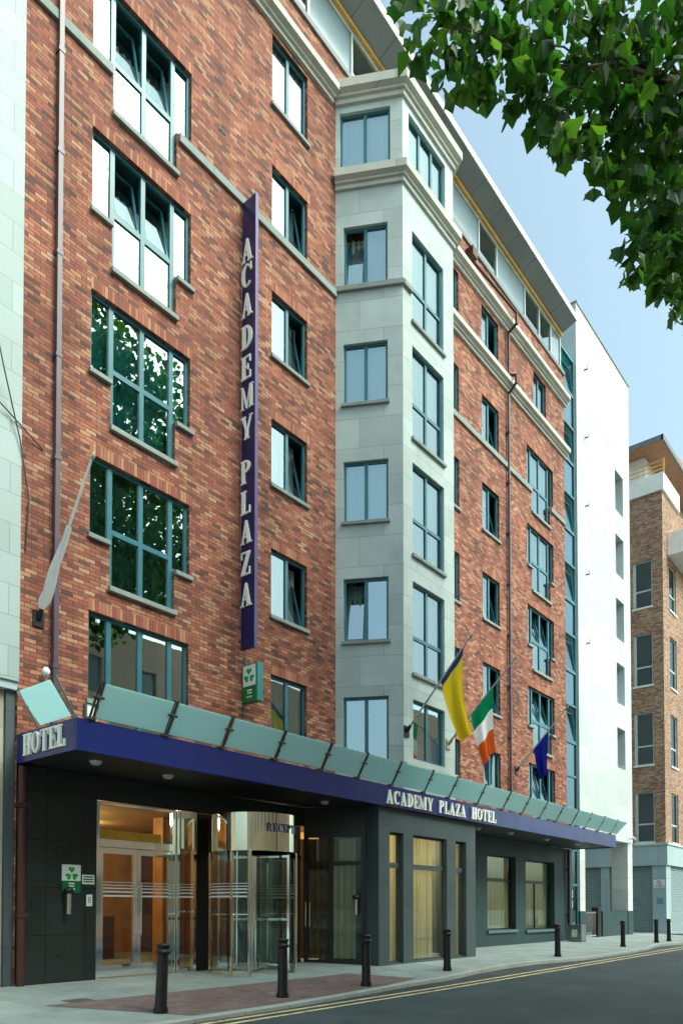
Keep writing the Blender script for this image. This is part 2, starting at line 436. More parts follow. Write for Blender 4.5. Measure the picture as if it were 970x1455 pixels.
# ------------------------------------------------------------------ lettering
def rect(x0, z0, x1, z1): return [(x0, z0), (x1, z0), (x1, z1), (x0, z1)]
def ring(cx, cz, rx, rz, ix, iz, a0, a1, n=18, cx2=None):
    cx2 = cx if cx2 is None else cx2
    out = []
    for k in range(n):
        t0 = rad(a0 + (a1 - a0) * k / n); t1 = rad(a0 + (a1 - a0) * (k + 1) / n)
        out.append([(cx + rx * cos(t0), cz + rz * sin(t0)), (cx + rx * cos(t1), cz + rz * sin(t1)), (cx2 + ix * cos(t1), cz + iz * sin(t1)), (cx2 + ix * cos(t0), cz + iz * sin(t0))])
    return out
def glyph(ch, s=.19, t=.075, f=.05, e=.06):
    def stem(x, w=s, lo=True, hi=True):
        o = [rect(x, 0, x + w, 1)]
        if lo: o += [rect(x - e, 0, x, f), rect(x + w, 0, x + w + e, f)]
        if hi: o += [rect(x - e, 1 - f, x, 1), rect(x + w, 1 - f, x + w + e, 1)]
        return o
    if ch == 'A':
        return .71, [[(.44, 0), (.64, 0), (.40, 1), (.30, 1), (.292, .617)], [(.07, 0), (.15, 0), (.292, .617), (.30, 1)],
                     [(.212, .27), (.375, .27), (.358, .34), (.228, .34)], rect(0, 0, .07, f), rect(.15, 0, .22, f), rect(.37, 0, .44, f), rect(.64, 0, .71, f)]
    if ch == 'C':
        return .64, ring(.33, .5, .33, .5, .17, .43, 42, 318, 22, .36) + [rect(.56, .66, .62, 1)]
    if ch == 'G':
        return .66, ring(.33, .5, .33, .5, .17, .43, 42, 318, 22, .36) + [rect(.56, .66, .62, 1), rect(.45, .08, .62, .42)]
    if ch == 'D':
        return .64, stem(.06, lo=False, hi=False) + [rect(0, 0, .06, f), rect(0, 1 - f, .06, 1)] + ring(.25, .5, .37, .5, .17, .5 - t, -90, 90)
    if ch == 'E':
        return .58, stem(.06, lo=False, hi=False) + [rect(0, 0, .06, f), rect(0, 1 - f, .06, 1), rect(.25, 1 - t, .55, 1), rect(.49, .7, .55, 1 - t), rect(.25, .47, .43, .47 + t), rect(.38, .37, .43, .47), rect(.38, .47 + t, .43, .645), rect(.25, 0, .56, t), rect(.5, t, .56, .32)]
    if ch == 'H':
        return .68, stem(.06) + [p for p in stem(.43)] + [rect(.25, .47, .43, .47 + t)]
    if ch == 'I':
        return .31, stem(.06)
    if ch == 'K':
        return .68, stem(.06, hi=True) + [[(.25, .4), (.33, .5), (.6, 1), (.5, 1), (.25, .55)], [(.33, .5), (.48, 0), (.66, 0), (.42, .66)]]
    if ch == 'L':
        return .58, stem(.06, lo=False) + [rect(0, 0, .06, f), rect(.25, 0, .56, t), rect(.5, t, .56, .32)]
    if ch == 'M':
        return .86, [rect(.06, 0, .13, 1), rect(.60, 0, .79, 1), [(.13, 1), (.13, .7), (.36, 0), (.42, 0), (.42, .2)], [(.42, 0), (.60, .78), (.60, 1), (.42, .2)],
                     rect(0, 0, .06, f), rect(.13, 0, .19, f), rect(.54, 0, .60, f), rect(.79, 0, .85, f), rect(0, 1 - f, .06, 1), rect(.79, 1 - f, .85, 1)]
    if ch == 'N':
        return .7, [rect(.06, 0, .13, 1), rect(.55, 0, .62, 1), [(.13, 1), (.13, .72), (.55, 0), (.55, .28)], rect(0, 0, .06, f), rect(.13, 0, .19, f), rect(0, 1 - f, .06, 1), rect(.49, 1 - f, .55, 1), rect(.62, 1 - f, .68, 1)]
    if ch == 'O':
        return .66, ring(.33, .5, .33, .5, .16, .44, 0, 360, 32)
    if ch == 'P' or ch == 'R':
        g = stem(.06, hi=False) + [rect(0, 1 - f, .06, 1)] + ring(.25, .73, .34, .27, .16, .27 - t, -90, 90)
        if ch == 'R': g += [[(.32, .46), (.46, .46), (.67, 0), (.48, 0)]]
        return (.70 if ch == 'R' else .62), g
    if ch == 'T':
        return .67, stem(.24, hi=False) + [rect(0, 1 - t, .24, 1), rect(.43, 1 - t, .67, 1), rect(0, .7, .06, 1 - t), rect(.61, .7, .67, 1 - t)]
    if ch == 'Y':
        return .70, [rect(.26, 0, .45, .42), [(.26, .42), (.37, .42), (.23, 1), (.04, 1)], [(.37, .42), (.45, .42), (.66, 1), (.58, 1)], rect(.2, 0, .26, f), rect(.45, 0, .51, f), rect(-.02, 1 - f, .035, 1), rect(.235, 1 - f, .29, 1), rect(.53, 1 - f, .575, 1), rect(.665, 1 - f, .71, 1)]
    if ch == 'Z':
        return .64, [rect(.04, 1 - t, .6, 1), rect(.04, .7, .1, 1 - t), [(.04, t), (.25, t), (.6, 1 - t), (.39, 1 - t)], rect(.04, 0, .6, t), rect(.54, t, .6, .32)]
    return .4, []
def text_width(txt, gap=.08): return sum(glyph(c)[0] + gap for c in txt) - gap
def add_text(mb, txt, fn, height, width, gap=.08, m=0):
    """fn(a, b, d): a along the text, b up, d outward; the word is fitted to width"""
    k = width / text_width(txt, gap)
    x = 0
    for c in txt:
        w, polys = glyph(c)
        for p in polys:
            q = [((x + a) * k, b * height) for a, b in p]
            mb.prism(q, lambda a, b: fn(a, b, 1), lambda a, b: fn(a, b, 0), m)
        x += w + gap

# ------------------------------------------------------------------ walls with openings, windows
def wall_holes(mb, x0, x1, z0, z1, holes, depth, y=0, m=0):
    """front face at local y, holes = list of (x0,x1,z0,z1); reveals run `depth` inwards"""
    xs = sorted({x0, x1, *[h[0] for h in holes], *[h[1] for h in holes]})
    zs = sorted({z0, z1, *[h[2] for h in holes], *[h[3] for h in holes]})
    xs = [x for x in xs if x0 <= x <= x1]; zs = [z for z in zs if z0 <= z <= z1]
    inside = lambda x, z: any(h[0] < x < h[1] and h[2] < z < h[3] for h in holes)
    for i in range(len(xs) - 1):
        j = 0
        while j < len(zs) - 1:
            xm = (xs[i] + xs[i + 1]) / 2
            if inside(xm, (zs[j] + zs[j + 1]) / 2): j += 1; continue
            k = j
            while k + 1 < len(zs) - 1 and not inside(xm, (zs[k + 1] + zs[k + 2]) / 2): k += 1
            mb.face([(xs[i], y, zs[j]), (xs[i + 1], y, zs[j]), (xs[i + 1], y, zs[k + 1]), (xs[i], y, zs[k + 1])], m)
            j = k + 1
    for i in range(len(xs) - 1):
        for j in range(len(zs) - 1):
            a, b, c, d = xs[i], xs[i + 1], zs[j], zs[j + 1]
            if not inside((a + b) / 2, (c + d) / 2): continue
            e = 1e-4
            if not inside(a - e, (c + d) / 2): mb.face([(a, y, c), (a, y + depth, c), (a, y + depth, d), (a, y, d)], m)
            if not inside(b + e, (c + d) / 2): mb.face([(b, y, d), (b, y + depth, d), (b, y + depth, c), (b, y, c)], m)
            if not inside((a + b) / 2, c - e): mb.face([(a, y, c), (b, y, c), (b, y + depth, c), (a, y + depth, c)], m)
            if not inside((a + b) / 2, d + e): mb.face([(a, y + depth, d), (b, y + depth, d), (b, y, d), (a, y, d)], m)

def curtain_mesh(mb, x0, x1, z0, z1, y, amp=.03, pitch=.15, m=0):
    n = max(4, int((x1 - x0) / pitch * 6))
    ph = random.random() * 6
    P = []
    for i in range(n + 1):
        x = x0 + (x1 - x0) * i / n
        d = amp * (sin(2 * PI * x / pitch + ph) + .5 * sin(2 * PI * x / (pitch * 1.7) + 2 * ph))
        P += [(x, y + d, z0), (x, y + d * .8, z1)]
    mb.poly(P, [(2 * i, 2 * i + 2, 2 * i + 3, 2 * i + 1) for i in range(n)], m, True)

FW = .06   # frame member width
def bars(mb, xs, zs, y0=.085, y1=.145, mid=.045, m=0):
    """rectangular frame with members at every xs / zs"""
    for i, z in enumerate(zs):
        lo, hi = (z, z + FW) if i == 0 else (z - FW, z) if i == len(zs) - 1 else (z - mid, z + mid)
        mb.box(xs[0], xs[-1], y0, y1, lo, hi, m)
    for i, x in enumerate(xs):
        lo, hi = (x, x + FW) if i == 0 else (x - FW, x) if i == len(xs) - 1 else (x - mid, x + mid)
        for j in range(len(zs) - 1):
            a = zs[j] + (FW if j == 0 else mid); b = zs[j + 1] - (FW if j == len(zs) - 2 else mid)
            mb.box(lo, hi, y0 - .003, y1 + .003, a, b, m)

def sash(parent, x0, x1, z0, z1, ang=12, glass='glass', curtain=None):
    """a bottom-hung casement tilted into the room, in its own mesh"""
    mb = MB(); w = .05; h = z1 - z0; W = x1 - x0
    mb.box(0, W, 0, .05, 0, w); mb.box(0, W, 0, .05, h - w, h)
    mb.box(0, w, .002, .048, w, h - w); mb.box(W - w, W, .002, .048, w, h - w)
    mb.face([(w, .02, w), (W - w, .02, w), (W - w, .02, h - w), (w, .02, h - w)], 1)
    mat = Matrix.Translation((x0, .10, z0)) @ Matrix.Rotation(rad(-ang), 4, 'X')
    return mb.build('sash', ['frame', glass], parent, mat)

def make_window(parent, mat, x0, x1, z0, z1, xs=(), zs=(), tilts=(), glass='glass', curtain='sheer', sill=True, lintel=True, cover=1.0, sill_mat='sill', label=None):
    mb = MB(); X = [x0, *xs, x1]; Zs = [z0, *zs, z1]
    bars(mb, X, Zs)
    w = mb.build('window', 'frame', parent, mat)
    pm = MB()
    for i in range(len(X) - 1):
        for j in range(len(Zs) - 1):
            a, b, c, d = X[i] + .03, X[i + 1] - .03, Zs[j] + .03, Zs[j + 1] - .03
            if (i, j) in tilts:
                sash(w, a + .018, b - .018, c + .018, d - .018, 10 + random.random() * 5, glass)
            else:
                pm.face([(a, .115, c), (b, .115, c), (b, .115, d), (a, .115, d)])
    if pm.f: pm.build('pane', glass, w)
    if curtain:
        cm = MB(); top = z1 - .02
        if tilts and len(Zs) == 2: pass
        curtain_mesh(cm, x0 + .02, x0 + .02 + (x1 - x0 - .04) * cover, z0 + .02, top, .42 if tilts else .26)
        cm.build('curtain', curtain, w)
    if sill:
        sm = MB(); sm.box(x0 - .05, x1 + .05, -.07, .09, z0 - .09, z0 - .002)
        sm.build('sill', sill_mat, w, bevel=.008)
    if lintel:
        lm = MB(); lm.box(x0 - .004, x1 + .07, -.004, .06, z1 + .001, z1 + .222)
        lm.build('lintel', 'soldier', w)
    return w

def make_tee_window(parent, x0, x1, xa, xb, zb, ze, zt, ztr, xm, tilts=(), glass='glass', curtain='sheer', sillears=True, upper_only=False):
    """the wide windows: narrow side lights with their own sills, a two-by-two centre reaching lower"""
    I = Matrix.Identity(4)
    mb = MB(); y0, y1 = .085, .145; mid = .05
    mb.box(x0, x1, y0, y1, zt - FW, zt)
    mb.box(xa, xb, y0, y1, zb, zb + FW)
    mb.box(x0, xa, y0, y1, ze, ze + FW); mb.box(xb, x1, y0, y1, ze, ze + FW)
    mb.box(x0, x0 + FW, y0 - .003, y1 + .003, ze + FW, zt - FW); mb.box(x1 - FW, x1, y0 - .003, y1 + .003, ze + FW, zt - FW)
    mb.box(xa, xa + 2 * mid, y0 - .004, y1 + .004, zb + FW, zt - FW); mb.box(xb - 2 * mid, xb, y0 - .004, y1 + .004, zb + FW, zt - FW)
    mb.box(xm - mid, xm + mid, y0 - .002, y1 + .002, zb + FW, zt - FW)
    for a, b in ((xa + 2 * mid, xm - mid), (xm + mid, xb - 2 * mid)): mb.box(a, b, y0, y1, ztr - mid, ztr + mid)
    w = mb.build('window', 'frame', parent, I)
    pm = MB()
    def pane(a, b, c, d): pm.face([(a, .115, c), (b, .115, c), (b, .115, d), (a, .115, d)])
    pane(x0 + .03, xa + .03, ze + .03, zt - .03); pane(xb - .03, x1 - .03, ze + .03, zt - .03)
    A, B = xa + 2 * mid, xb - 2 * mid
    pane(A - .01, xm, zb + .03, ztr); pane(xm, B + .01, zb + .03, ztr)
    for k, (a, b) in enumerate(((A, xm - mid), (xm + mid, B))):
        if k in tilts: sash(w, a + .005, b - .005, ztr + mid + .004, zt - FW - .004, 11 + 3 * random.random(), glass)
        else: pane(a - .01, b + .01, ztr, zt - .03)
    pm.build('pane', glass, w)
    if curtain:
        cm = MB(); yy = .5 if tilts else .3
        curtain_mesh(cm, x0 + .02, x1 - .02, ze + .02, ztr + (.0 if tilts else zt - .02 - ztr), yy)
        curtain_mesh(cm, xa + .02, xb - .02, zb + .02, ze + .02, yy)
        if tilts: curtain_mesh(cm, x0 + .02, xa + .05, ztr, zt - .02, yy); curtain_mesh(cm, xb - .05, x1 - .02, ztr, zt - .02, yy); curtain_mesh(cm, xa + .05, xb - .05, ztr, zt - .42, yy)
        cm.build('curtain', curtain, w)
    sm = MB(); sm.box(xa - .03, xb + .03, -.08, .09, zb - .10, zb - .002)
    if sillears:
        sm.box(x0 - .05, xa - .002, -.07, .09, ze - .09, ze - .002); sm.box(xb + .002, x1 + .07, -.07, .09, ze - .09, ze - .002)
    sm.build('sill', 'sill', w, bevel=.008)
    lm = MB(); lm.box(x0 - .004, x1 + .07, -.004, .06, zt + .001, zt + .222)
    lm.build('lintel', 'soldier', w)
    return w

# ================================================================== THE HOTEL
XL, XB, XR = 6.2, 14.60, 29.5
BX0, BX1, BXE, BY = 15.475, 17.995, 18.87, -1.515
hotel = empty('hotel_building', (0, 0, 0), 'tall red brick hotel with pale stone bay and blue entrance front', 'hotel')
I4 = Matrix.Identity(4)
FL = 3.05
heads = [22.12, 18.93, 15.88, 12.81, 9.72, 6.75]
TEE = [dict(zb=16.52, ze=17.38, zt=18.95, ztr=17.62), dict(zb=13.47, ze=14.33, zt=15.91, ztr=14.62), dict(zb=10.42, ze=11.28, zt=12.81, ztr=11.55), dict(zb=7.35, ze=8.2, zt=9.70, ztr=8.45), dict(zb=4.3, ze=5.13, zt=6.78, ztr=5.35)]
lx0, lx1, lxa, lxb, lxm = 7.52, 9.84, 7.95, 9.46, 8.70
rx0, rx1, rxa, rxb, rxm = 25.92, 28.34, 26.33, 28.02, 27.15
def tee_holes(x0, x1, xa, xb, t): return [(x0, x1, t['ze'], t['zt']), (xa, xb, t['zb'], t['ze'])]

# left brick wall
holes = []
for t in TEE: holes += tee_holes(lx0, lx1, lxa, lxb, t)
W2 = [(12.25, 13.50, s, h) for h, s in zip(heads, (20.42, 17.38, 14.33, 11.25, 8.14, 5.1))]
holes += W2
mb = MB(); wall_holes(mb, XL, XB, 3.9, 23.55, holes, .16)
mb.face([(XL, 12, 0), (XL, 0, 0), (XL, 0, 23.55), (XL, 12, 23.55)])
# right brick wall
rholes = []
for t in TEE: rholes += tee_holes(rx0, rx1, rxa, rxb, t)
W4T = (26.56, 27.72, 20.42, 22.12)
rholes.append(W4T)
W3 = [(22.44, 23.68, s, h) for h, s in zip((22.12, 18.97, 15.9, 12.8, 9.70, 6.72), (20.42, 17.38, 14.28, 11.2, 8.05, 5.0))]
WB = [(19.75, 20.9, s, h) for h, s in zip((22.12, 18.97, 15.9, 12.8, 9.70, 6.72), (20.42, 17.38, 14.28, 11.2, 8.05, 5.0))]
rholes += W3 + WB
wall_holes(mb, XB, XR, 3.9, 23.55, rholes, .16)
mb.face([(XR, 0, 3.9), (XR, 2, 3.9), (XR, 2, 23.55), (XR, 0, 23.55)])
mb.build('brick_wall', 'brick', hotel)
# dark core behind the rooms, floors between them
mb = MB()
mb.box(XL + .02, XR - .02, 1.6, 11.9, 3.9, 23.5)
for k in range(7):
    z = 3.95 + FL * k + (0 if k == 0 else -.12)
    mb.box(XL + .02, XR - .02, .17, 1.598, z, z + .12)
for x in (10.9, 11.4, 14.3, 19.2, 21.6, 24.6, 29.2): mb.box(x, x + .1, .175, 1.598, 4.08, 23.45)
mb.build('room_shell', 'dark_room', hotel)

gl_left = [('glass', 'sheer', (0, 1)), ('glass', 'sheer', (0, 1)), ('glass_dark', 'teal_blind', ()), ('glass_dark', 'curtain_green', ()), ('glass_dark', None, ())]  # third row has no curtain: added teal sheet imitates its reflections
for t, (g, c, ti) in zip(TEE, gl_left):
    make_tee_window(hotel, lx0, lx1, lxa, lxb, t['zb'], t['ze'], t['zt'], t['ztr'], lxm, ti, g, c, sillears=(t is not TEE[0]))
for i, t in enumerate(TEE):
    make_tee_window(hotel, rx0, rx1, rxa, rxb, t['zb'], t['ze'], t['zt'], t['ztr'], rxm, (0, 1) if i >= 2 else (), 'glass', 'sheer', sillears=(i != 0))
for i, (a, b, c, d) in enumerate(W2):
    make_window(hotel, I4, a, b, c, d, (12.86,), (), ((1, 0),) if 0 < i < 5 else (), 'glass', 'sheer', sill=(i != 1), cover=1, lintel=(i > 0))
for i, (a, b, c, d) in enumerate(W3):
    make_window(hotel, I4, a, b, c, d, (23.02,), (), ((1, 0),) if i < 5 else (), 'glass', 'sheer', sill=(i > 1), cover=1, lintel=(i > 0))
for i, (a, b, c, d) in enumerate(WB):
    make_window(hotel, I4, a, b, c, d, (20.3,), (), (), 'glass_dark', 'sheer' if i % 2 else None, sill=(i > 1), lintel=(i > 0))
make_window(hotel, I4, *W4T, (27.14,), (), (), 'glass', 'sheer', sill=False, lintel=False)

# vents: single missing-brick air vents
mb = MB()
for x, z in [(10.6, 18.4), (11.45, 17.7), (10.55, 15.5), (10.5, 12.35), (10.5, 9.3), (10.45, 6.35), (14.1, 15.0), (14.1, 11.9), (14.1, 8.9), (14.12, 17.9), (21.55, 18.1), (21.5, 15.1), (21.5, 12.0), (21.45, 9.0), (24.9, 9.1), (28.9, 12.4), (28.9, 9.3), (28.9, 15.4), (13.6, 22.9), (26.2, 22.95)]:
    mb = MB(); mb.box(0, .21, -.006, .02, 0, .062)
    for k in range(3): mb.box(.01, .2, -.014, -.006, .008 + k * .02, .016 + k * .02)
    mb.build('air_vent', 'lead', hotel, Matrix.Translation((x, 0, z)))

# string course, cornices
def course(x0, x1, z0, z1, d):
    mb = MB(); mb.box(x0, x1, -d, -.001, z0, z1); mb.build('string_course', 'sill', hotel, bevel=.01)
for a, b in ((XL, lxa - .035), (lxb + .035, XB)): course(a, b, 17.19, 17.375, .07)
for a, b in ((BXE, rxa - .035), (rxb + .035, XR)): course(a, b, 17.19, 17.375, .07)
def cornice(name, path, z0, z1, out, mat='concrete', closed=False):
    """stepped moulding following a plan path (list of xy), projecting to the right of travel... outwards = -normal"""
    prof = [(0.0, 0), (.3 * out, .02), (.3 * out, .25), (.55 * out, .30), (.55 * out, .42), (out, .55), (out, 1.0), (0, 1.0)]
    n = len(path); P = []
    for i, p in enumerate(path):
        p = Vector(p)
        d0 = (p - Vector(path[i - 1])).normalized() if i > 0 else None
        d1 = (Vector(path[i + 1]) - p).normalized() if i < n - 1 else None
        nn = []
        for d in (d0, d1):
            if d is not None: nn.append(Vector((d.y, -d.x)))
        m = sum(nn, Vector((0, 0))) / len(nn)
        if len(nn) == 2: m = m / max(.2, m.length_squared)
        for o, h in prof: P.append((p.x + m.x * o, p.y + m.y * o, z0 + (z1 - z0) * h))
    k = len(prof); mb = MB(); fs = []
    for i in range(n - 1):
        for j in range(k): fs.append((i * k + j, (i + 1) * k + j, (i + 1) * k + (j + 1) % k, i * k + (j + 1) % k))
    mb.poly(P, fs); mb.face(P[:k]); mb.face(list(reversed(P[-k:])))
    return mb.build(name, mat, hotel)
cornice('cornice', [(XL, 0), (XB - .16, 0)], 22.25, 22.63, .27)
cornice('cornice', [(BXE + .16, 0), (XR + .1, 0)], 22.25, 22.63, .27)
cornice('cornice', [(BXE + .05, 0), (XR + .1, 0)], 20.02, 20.40, .25)
bay_path = [(XB, 0), (BX0, BY), (BX1, BY), (BXE, 0)]
cornice('cornice', bay_path, 22.30, 22.80, .24)
cornice('cornice', bay_path, 20.02, 20.46, .22)

# ---- stone bay: left (canted), front and right faces as three wall planes
def face_matrix(p, q):
    d = (Vector(q) - Vector(p)).normalized()
    return Matrix.Translation((p[0], p[1], 0)) @ Matrix.Rotation(math.atan2(d.y, d.x), 4, 'Z')
FLm = face_matrix((XB, 0), (BX0, BY)); FFm = face_matrix((BX0, BY), (BX1, BY)); FRm = face_matrix((BX1, BY), (BXE, 0))
Llen = (Vector((BX0, BY)) - Vector((XB, 0))).length
bl = [(.11, 1.43, 20.65, 22.12), (.21, 1.36, 17.49, 19.05), (.21, 1.36, 14.36, 15.94), (.21, 1.37, 11.26, 12.84), (.21, 1.37, 8.15, 9.78), (.21, 1.37, 5.05, 6.71)]
bf = [(.28, 2.10, 20.65, 22.12), (.43, 1.98, 16.66, 19.07), (.43, 1.98, 13.56, 16.0), (.43, 1.98, 10.49, 12.9), (.43, 1.98, 7.38, 9.78), (.43, 1.98, 5.15, 6.7)]
mb = MB(); wall_holes(mb, 0, Llen, 3.76, 22.31, bl, .14); bay = mb.build('bay_wall', 'bay', hotel, FLm)
mb = MB(); wall_holes(mb, 0, BX1 - BX0, 3.76, 22.31, bf, .14); mb.build('bay_wall', 'bay', hotel, FFm)
mb = MB(); wall_holes(mb, 0, Llen, 3.76, 22.31, [], .14); mb.build('bay_wall', 'bay', hotel, FRm)
mb = MB(); mb.face([(XB, .05, 22.72), (BX0, BY, 22.72), (BX1, BY, 22.72), (BXE, .05, 22.72)]); mb.build('bay_roof', 'lead', hotel)
for i, (a, b, c, d) in enumerate(bl):
    make_window(hotel, FLm, a, b, c, d, ((a + b) / 2,), (), ((0, 0),) if i in (1, 4) else (), 'glass_bay' if i < 4 else 'glass_dark', 'sheer' if i < 4 else 'curtain_green', sill=(i in (2, 3, 4)), lintel=False, sill_mat='sill', cover=1 if i < 4 else .5)
for i, (a, b, c, d) in enumerate(bf):
    if i == 0: make_window(hotel, FFm, a, b, c, d, (.9, 1.5), (), (), sill=False, lintel=False)
    elif i == 5: make_window(hotel, FFm, a, b, c, d, ((a + b) / 2,), (), (), 'glass_dark', 'curtain', sill=False, lintel=False, cover=.4)
    else: make_window(hotel, FFm, a, b, c, d, ((a + b) / 2,), (c + .98,), (), sill=True, lintel=False, curtain='sheer' if i < 4 else 'curtain')
mb = MB(); mb.box(-.04, Llen + .04, -.08, -.001, 17.32, 17.46); mb.build('string_course', 'sill', hotel, FLm, bevel=.01)
mb = MB(); mb.box(.0, .38, -.08, -.001, 17.32, 17.46); mb.build('string_course', 'sill', hotel, FFm, bevel=.01)
mb = MB(); mb.box(-.05, BX1 - BX0 + .05, -.10, -.001, 4.85, 5.0); mb.build('string_course', 'concrete', hotel, FFm, bevel=.01)

# ---- penthouse: dark sill, glazing, ochre beam, sloping soffit and eave
mb = MB(); mb.box(XL, XR + .02, -.06, .35, 23.551, 23.70); mb.build('parapet_sill', 'lead', hotel)
mb = MB()
px = [XL, 8.2, 9.5, 11.9, 13.63, 15.4, 16.75, 19.0, 20.2, 22.46, 23.77, 26.05, 27.35, 28.45, 29.4]
pk = [0, 1, 0, 1, 0, 1, 0, 1, 0, 1, 0, 1, 1, 0]
for x in px: mb.box(x - .035, x + .035, .08, .18, 23.70, 25.2)
mb.box(XL, 29.4, .075, .185, 23.70, 23.82); mb.box(XL, 29.4, .075, .185, 25.12, 25.2)
mb.build('penthouse_frame', 'white_frame', hotel)
mb = MB()
for i in range(len(px) - 1):
    m = pk[i]
    mb.box(px[i] + .035, px[i + 1] - .035, .125, .145, 23.82, 25.12, m)
mb.box(XL, 29.4, .8, 3.0, 23.5, 25.2, 2)
mb.box(29.38, 29.40, .19, 3.0, 23.72, 25.2, 0)
mb.build('penthouse_glazing', ['pent_blue', 'pent_green', 'pent_wall'], hotel)
mb = MB(); mb.box(XL, 29.42, -.02, .2, 25.20, 25.31); mb.build('ochre_beam', 'ochre', hotel)
mb = MB()
pr = [(.12, 25.312), (-.60, 25.57), (-.60, 25.76), (-.52, 25.80), (3.2, 25.9), (3.2, 25.312)]
XE = 29.45
n = 18
for i in range(n):
    a = XL + (XE - XL) * i / n + (.006 if i else 0); b = XL + (XE - XL) * (i + 1) / n - .006
    mb.prism(pr, lambda y, z, b=b: (b, y, z), lambda y, z, a=a: (a, y, z), 0)
mb.build('eave', 'eave', hotel)
mb = MB(); mb.box(XL, XE + .01, -.63, -.602, 25.555, 25.79); mb.build('eave_fascia', 'eave_edge', hotel)
# roof and back volume
mb = MB(); mb.box(XL + .01, XR - .01, 3.2, 12, 3.9, 25.2); mb.build('rear_wing', 'brick', hotel)

# ---- drainpipes
def drainpipe(x, y, z0, z1, r, mat, hopper=None, square=False):
    mb = MB()
    if square: mb.box(x - r, x + r, y - r, y + r, z0, z1)
    else: mb.tube((x, y, z0), (x, y, z1), r, seg=10)
    z = z0 + 1.2
    while z < z1:
        mb.box(x - r * 1.35, x + r * 1.35, y - r * 1.2, 0 if y < 0 else y, z, z + .07); z += 1.85
    if hopper: mb.box(x - .14, x + .14, y - .12, -.005, hopper, hopper + .26)
    return mb.build('drainpipe', mat, hotel)
drainpipe(6.83, -.07, 4.3, 24, .045, 'pipe', square=True)
drainpipe(24.28, -.09, 4.3, 19.95, .05, 'pipe')
mb = MB()
mb.tube((24.28, -.09, 19.9), (24.28, -.40, 20.2), .05); mb.tube((24.28, -.40, 20.15), (24.28, -.40, 20.5), .05); mb.tube((24.28, -.4, 20.45), (24.28, -.10, 20.6), .05)
mb.tube((24.28, -.10, 20.55), (24.28, -.10, 22.2), .05); mb.tube((24.28, -.1, 22.15), (24.28, -.42, 22.35), .05); mb.tube((24.28, -.42, 22.3), (24.28, -.42, 22.75), .05)
mb.tube((24.28, -.42, 22.72), (21.6, -.12, 23.0), .05); mb.box(21.35, 21.66, -.3, -.003, 22.95, 23.25)
mb.build('drainpipe', 'pipe_brown', hotel)
# wires and small fittings on the brick
mb = MB(); pts = [(5.3, -.22, 12.3), (5.8, -.22, 10.2), (6.15, -.1, 9.2), (6.35, -.03, 8.3), (6.3, -.03, 7.4)]
for a, b in zip(pts, pts[1:]): mb.tube(a, b, .012, seg=6)
mb.tube((5.2, -.22, 9.9), (6.6, -.02, 9.3), .012, seg=6)
mb.build('cable', 'cable', hotel)

# ================================================================== GROUND FLOOR
# black granite wall at the left of the doors
mb = MB(); wall_holes(mb, 6.36, 7.73, -.2, 3.75, [], .1); mb.face([(7.73, 0, -.2), (7.73, .3, -.2), (7.73, .3, 3.75), (7.73, 0, 3.75)])
mb.face([(7.73, 0, 3.3), (9.6, 0, 3.3), (9.6, 0, 3.75), (7.73, 0, 3.75)])
mb.face([(9.6, 0.02, 3.3), (13.6, 0.02, 3.3), (13.6, 0.02, 3.75), (9.6, 0.02, 3.75)])
mb.build('granite_wall', 'granite', hotel)
# double doors
door = MB()
dy0, dy1 = .06, .14
door.box(7.74, 7.83, dy0, dy1, 0, 3.3); door.box(9.5, 9.59, dy0, dy1, 0, 3.3)
door.box(7.83, 9.5, dy0, dy1, 3.24, 3.3); door.box(7.83, 9.5, dy0 - .02, dy1 + .02, 2.45, 2.6)
dr = door.build('entrance_door', 'chrome', hotel, bevel=.004)
def leaf(x0, x1):
    mb = MB(); a = .085
    mb.box(x0, x0 + a, .075, .125, .02, 2.44); mb.box(x1 - a, x1, .075, .125, .02, 2.44)
    mb.box(x0 + a, x1 - a, .076, .124, .02, .24); mb.box(x0 + a, x1 - a, .076, .124, 2.33, 2.44)
    mb.box(x0 + a, x1 - a, .098, .104, .24, 2.33, 1)
    for z, t in ((1.79, .012), (1.73, .016), (1.67, .022), (1.60, .028), (1.52, .034)): mb.box(x0 + a, x1 - a, .092, .096, z, z + t, 2)
    return mb.build('door_leaf', ['chrome', 'shop_glass', 'white'], dr)
leaf(7.835, 8.66); leaf(8.672, 9.495)
for x in (8.615, 8.715):
    mb = MB(); mb.tube((x, .0, .78), (x, .0, 1.78), .018); mb.tube((x, .0, .85), (x, .08, .85), .014); mb.tube((x, .0, 1.71), (x, .08, 1.71), .014)
    mb.build('handle', 'chrome', dr)
mb = MB(); mb.face([(7.83, .1, 2.6), (9.5, .1, 2.6), (9.5, .1, 3.24), (7.83, .1, 3.24)]); mb.build('transom_pane', 'shop_glass', dr)
mb = MB(); mb.box(7.83, 9.4, .3, .42, 2.62, 2.80); mb.build('yellow_strip', 'yellow_strip', dr)
# side light with bronze header between the doors and the drum
sl = MB(); sl.box(9.6, 9.66, .02, .12, 0, 3.3); sl.box(10.02, 10.09, .02, .12, 0, 3.3); sl.box(9.66, 10.02, .02, .12, 0, .08); sl.box(9.66, 10.02, .05, .09, 1.22, 1.25)
s1 = sl.build('side_light', 'chrome', hotel)
mb = MB(); mb.box(9.67, 10.01, -.02, .13, 2.52, 3.299); mb.build('header_panel', 'bronze', s1)
mb = MB(); mb.box(9.66, 10.02, .07, .076, .08, 2.52)
for z, t in ((1.79, .012), (1.73, .016), (1.67, .022), (1.60, .028), (1.52, .034)): mb.box(9.66, 10.02, .06, .064, z, z + t, 1)
mb.build('pane', ['shop_glass', 'white'], s1)
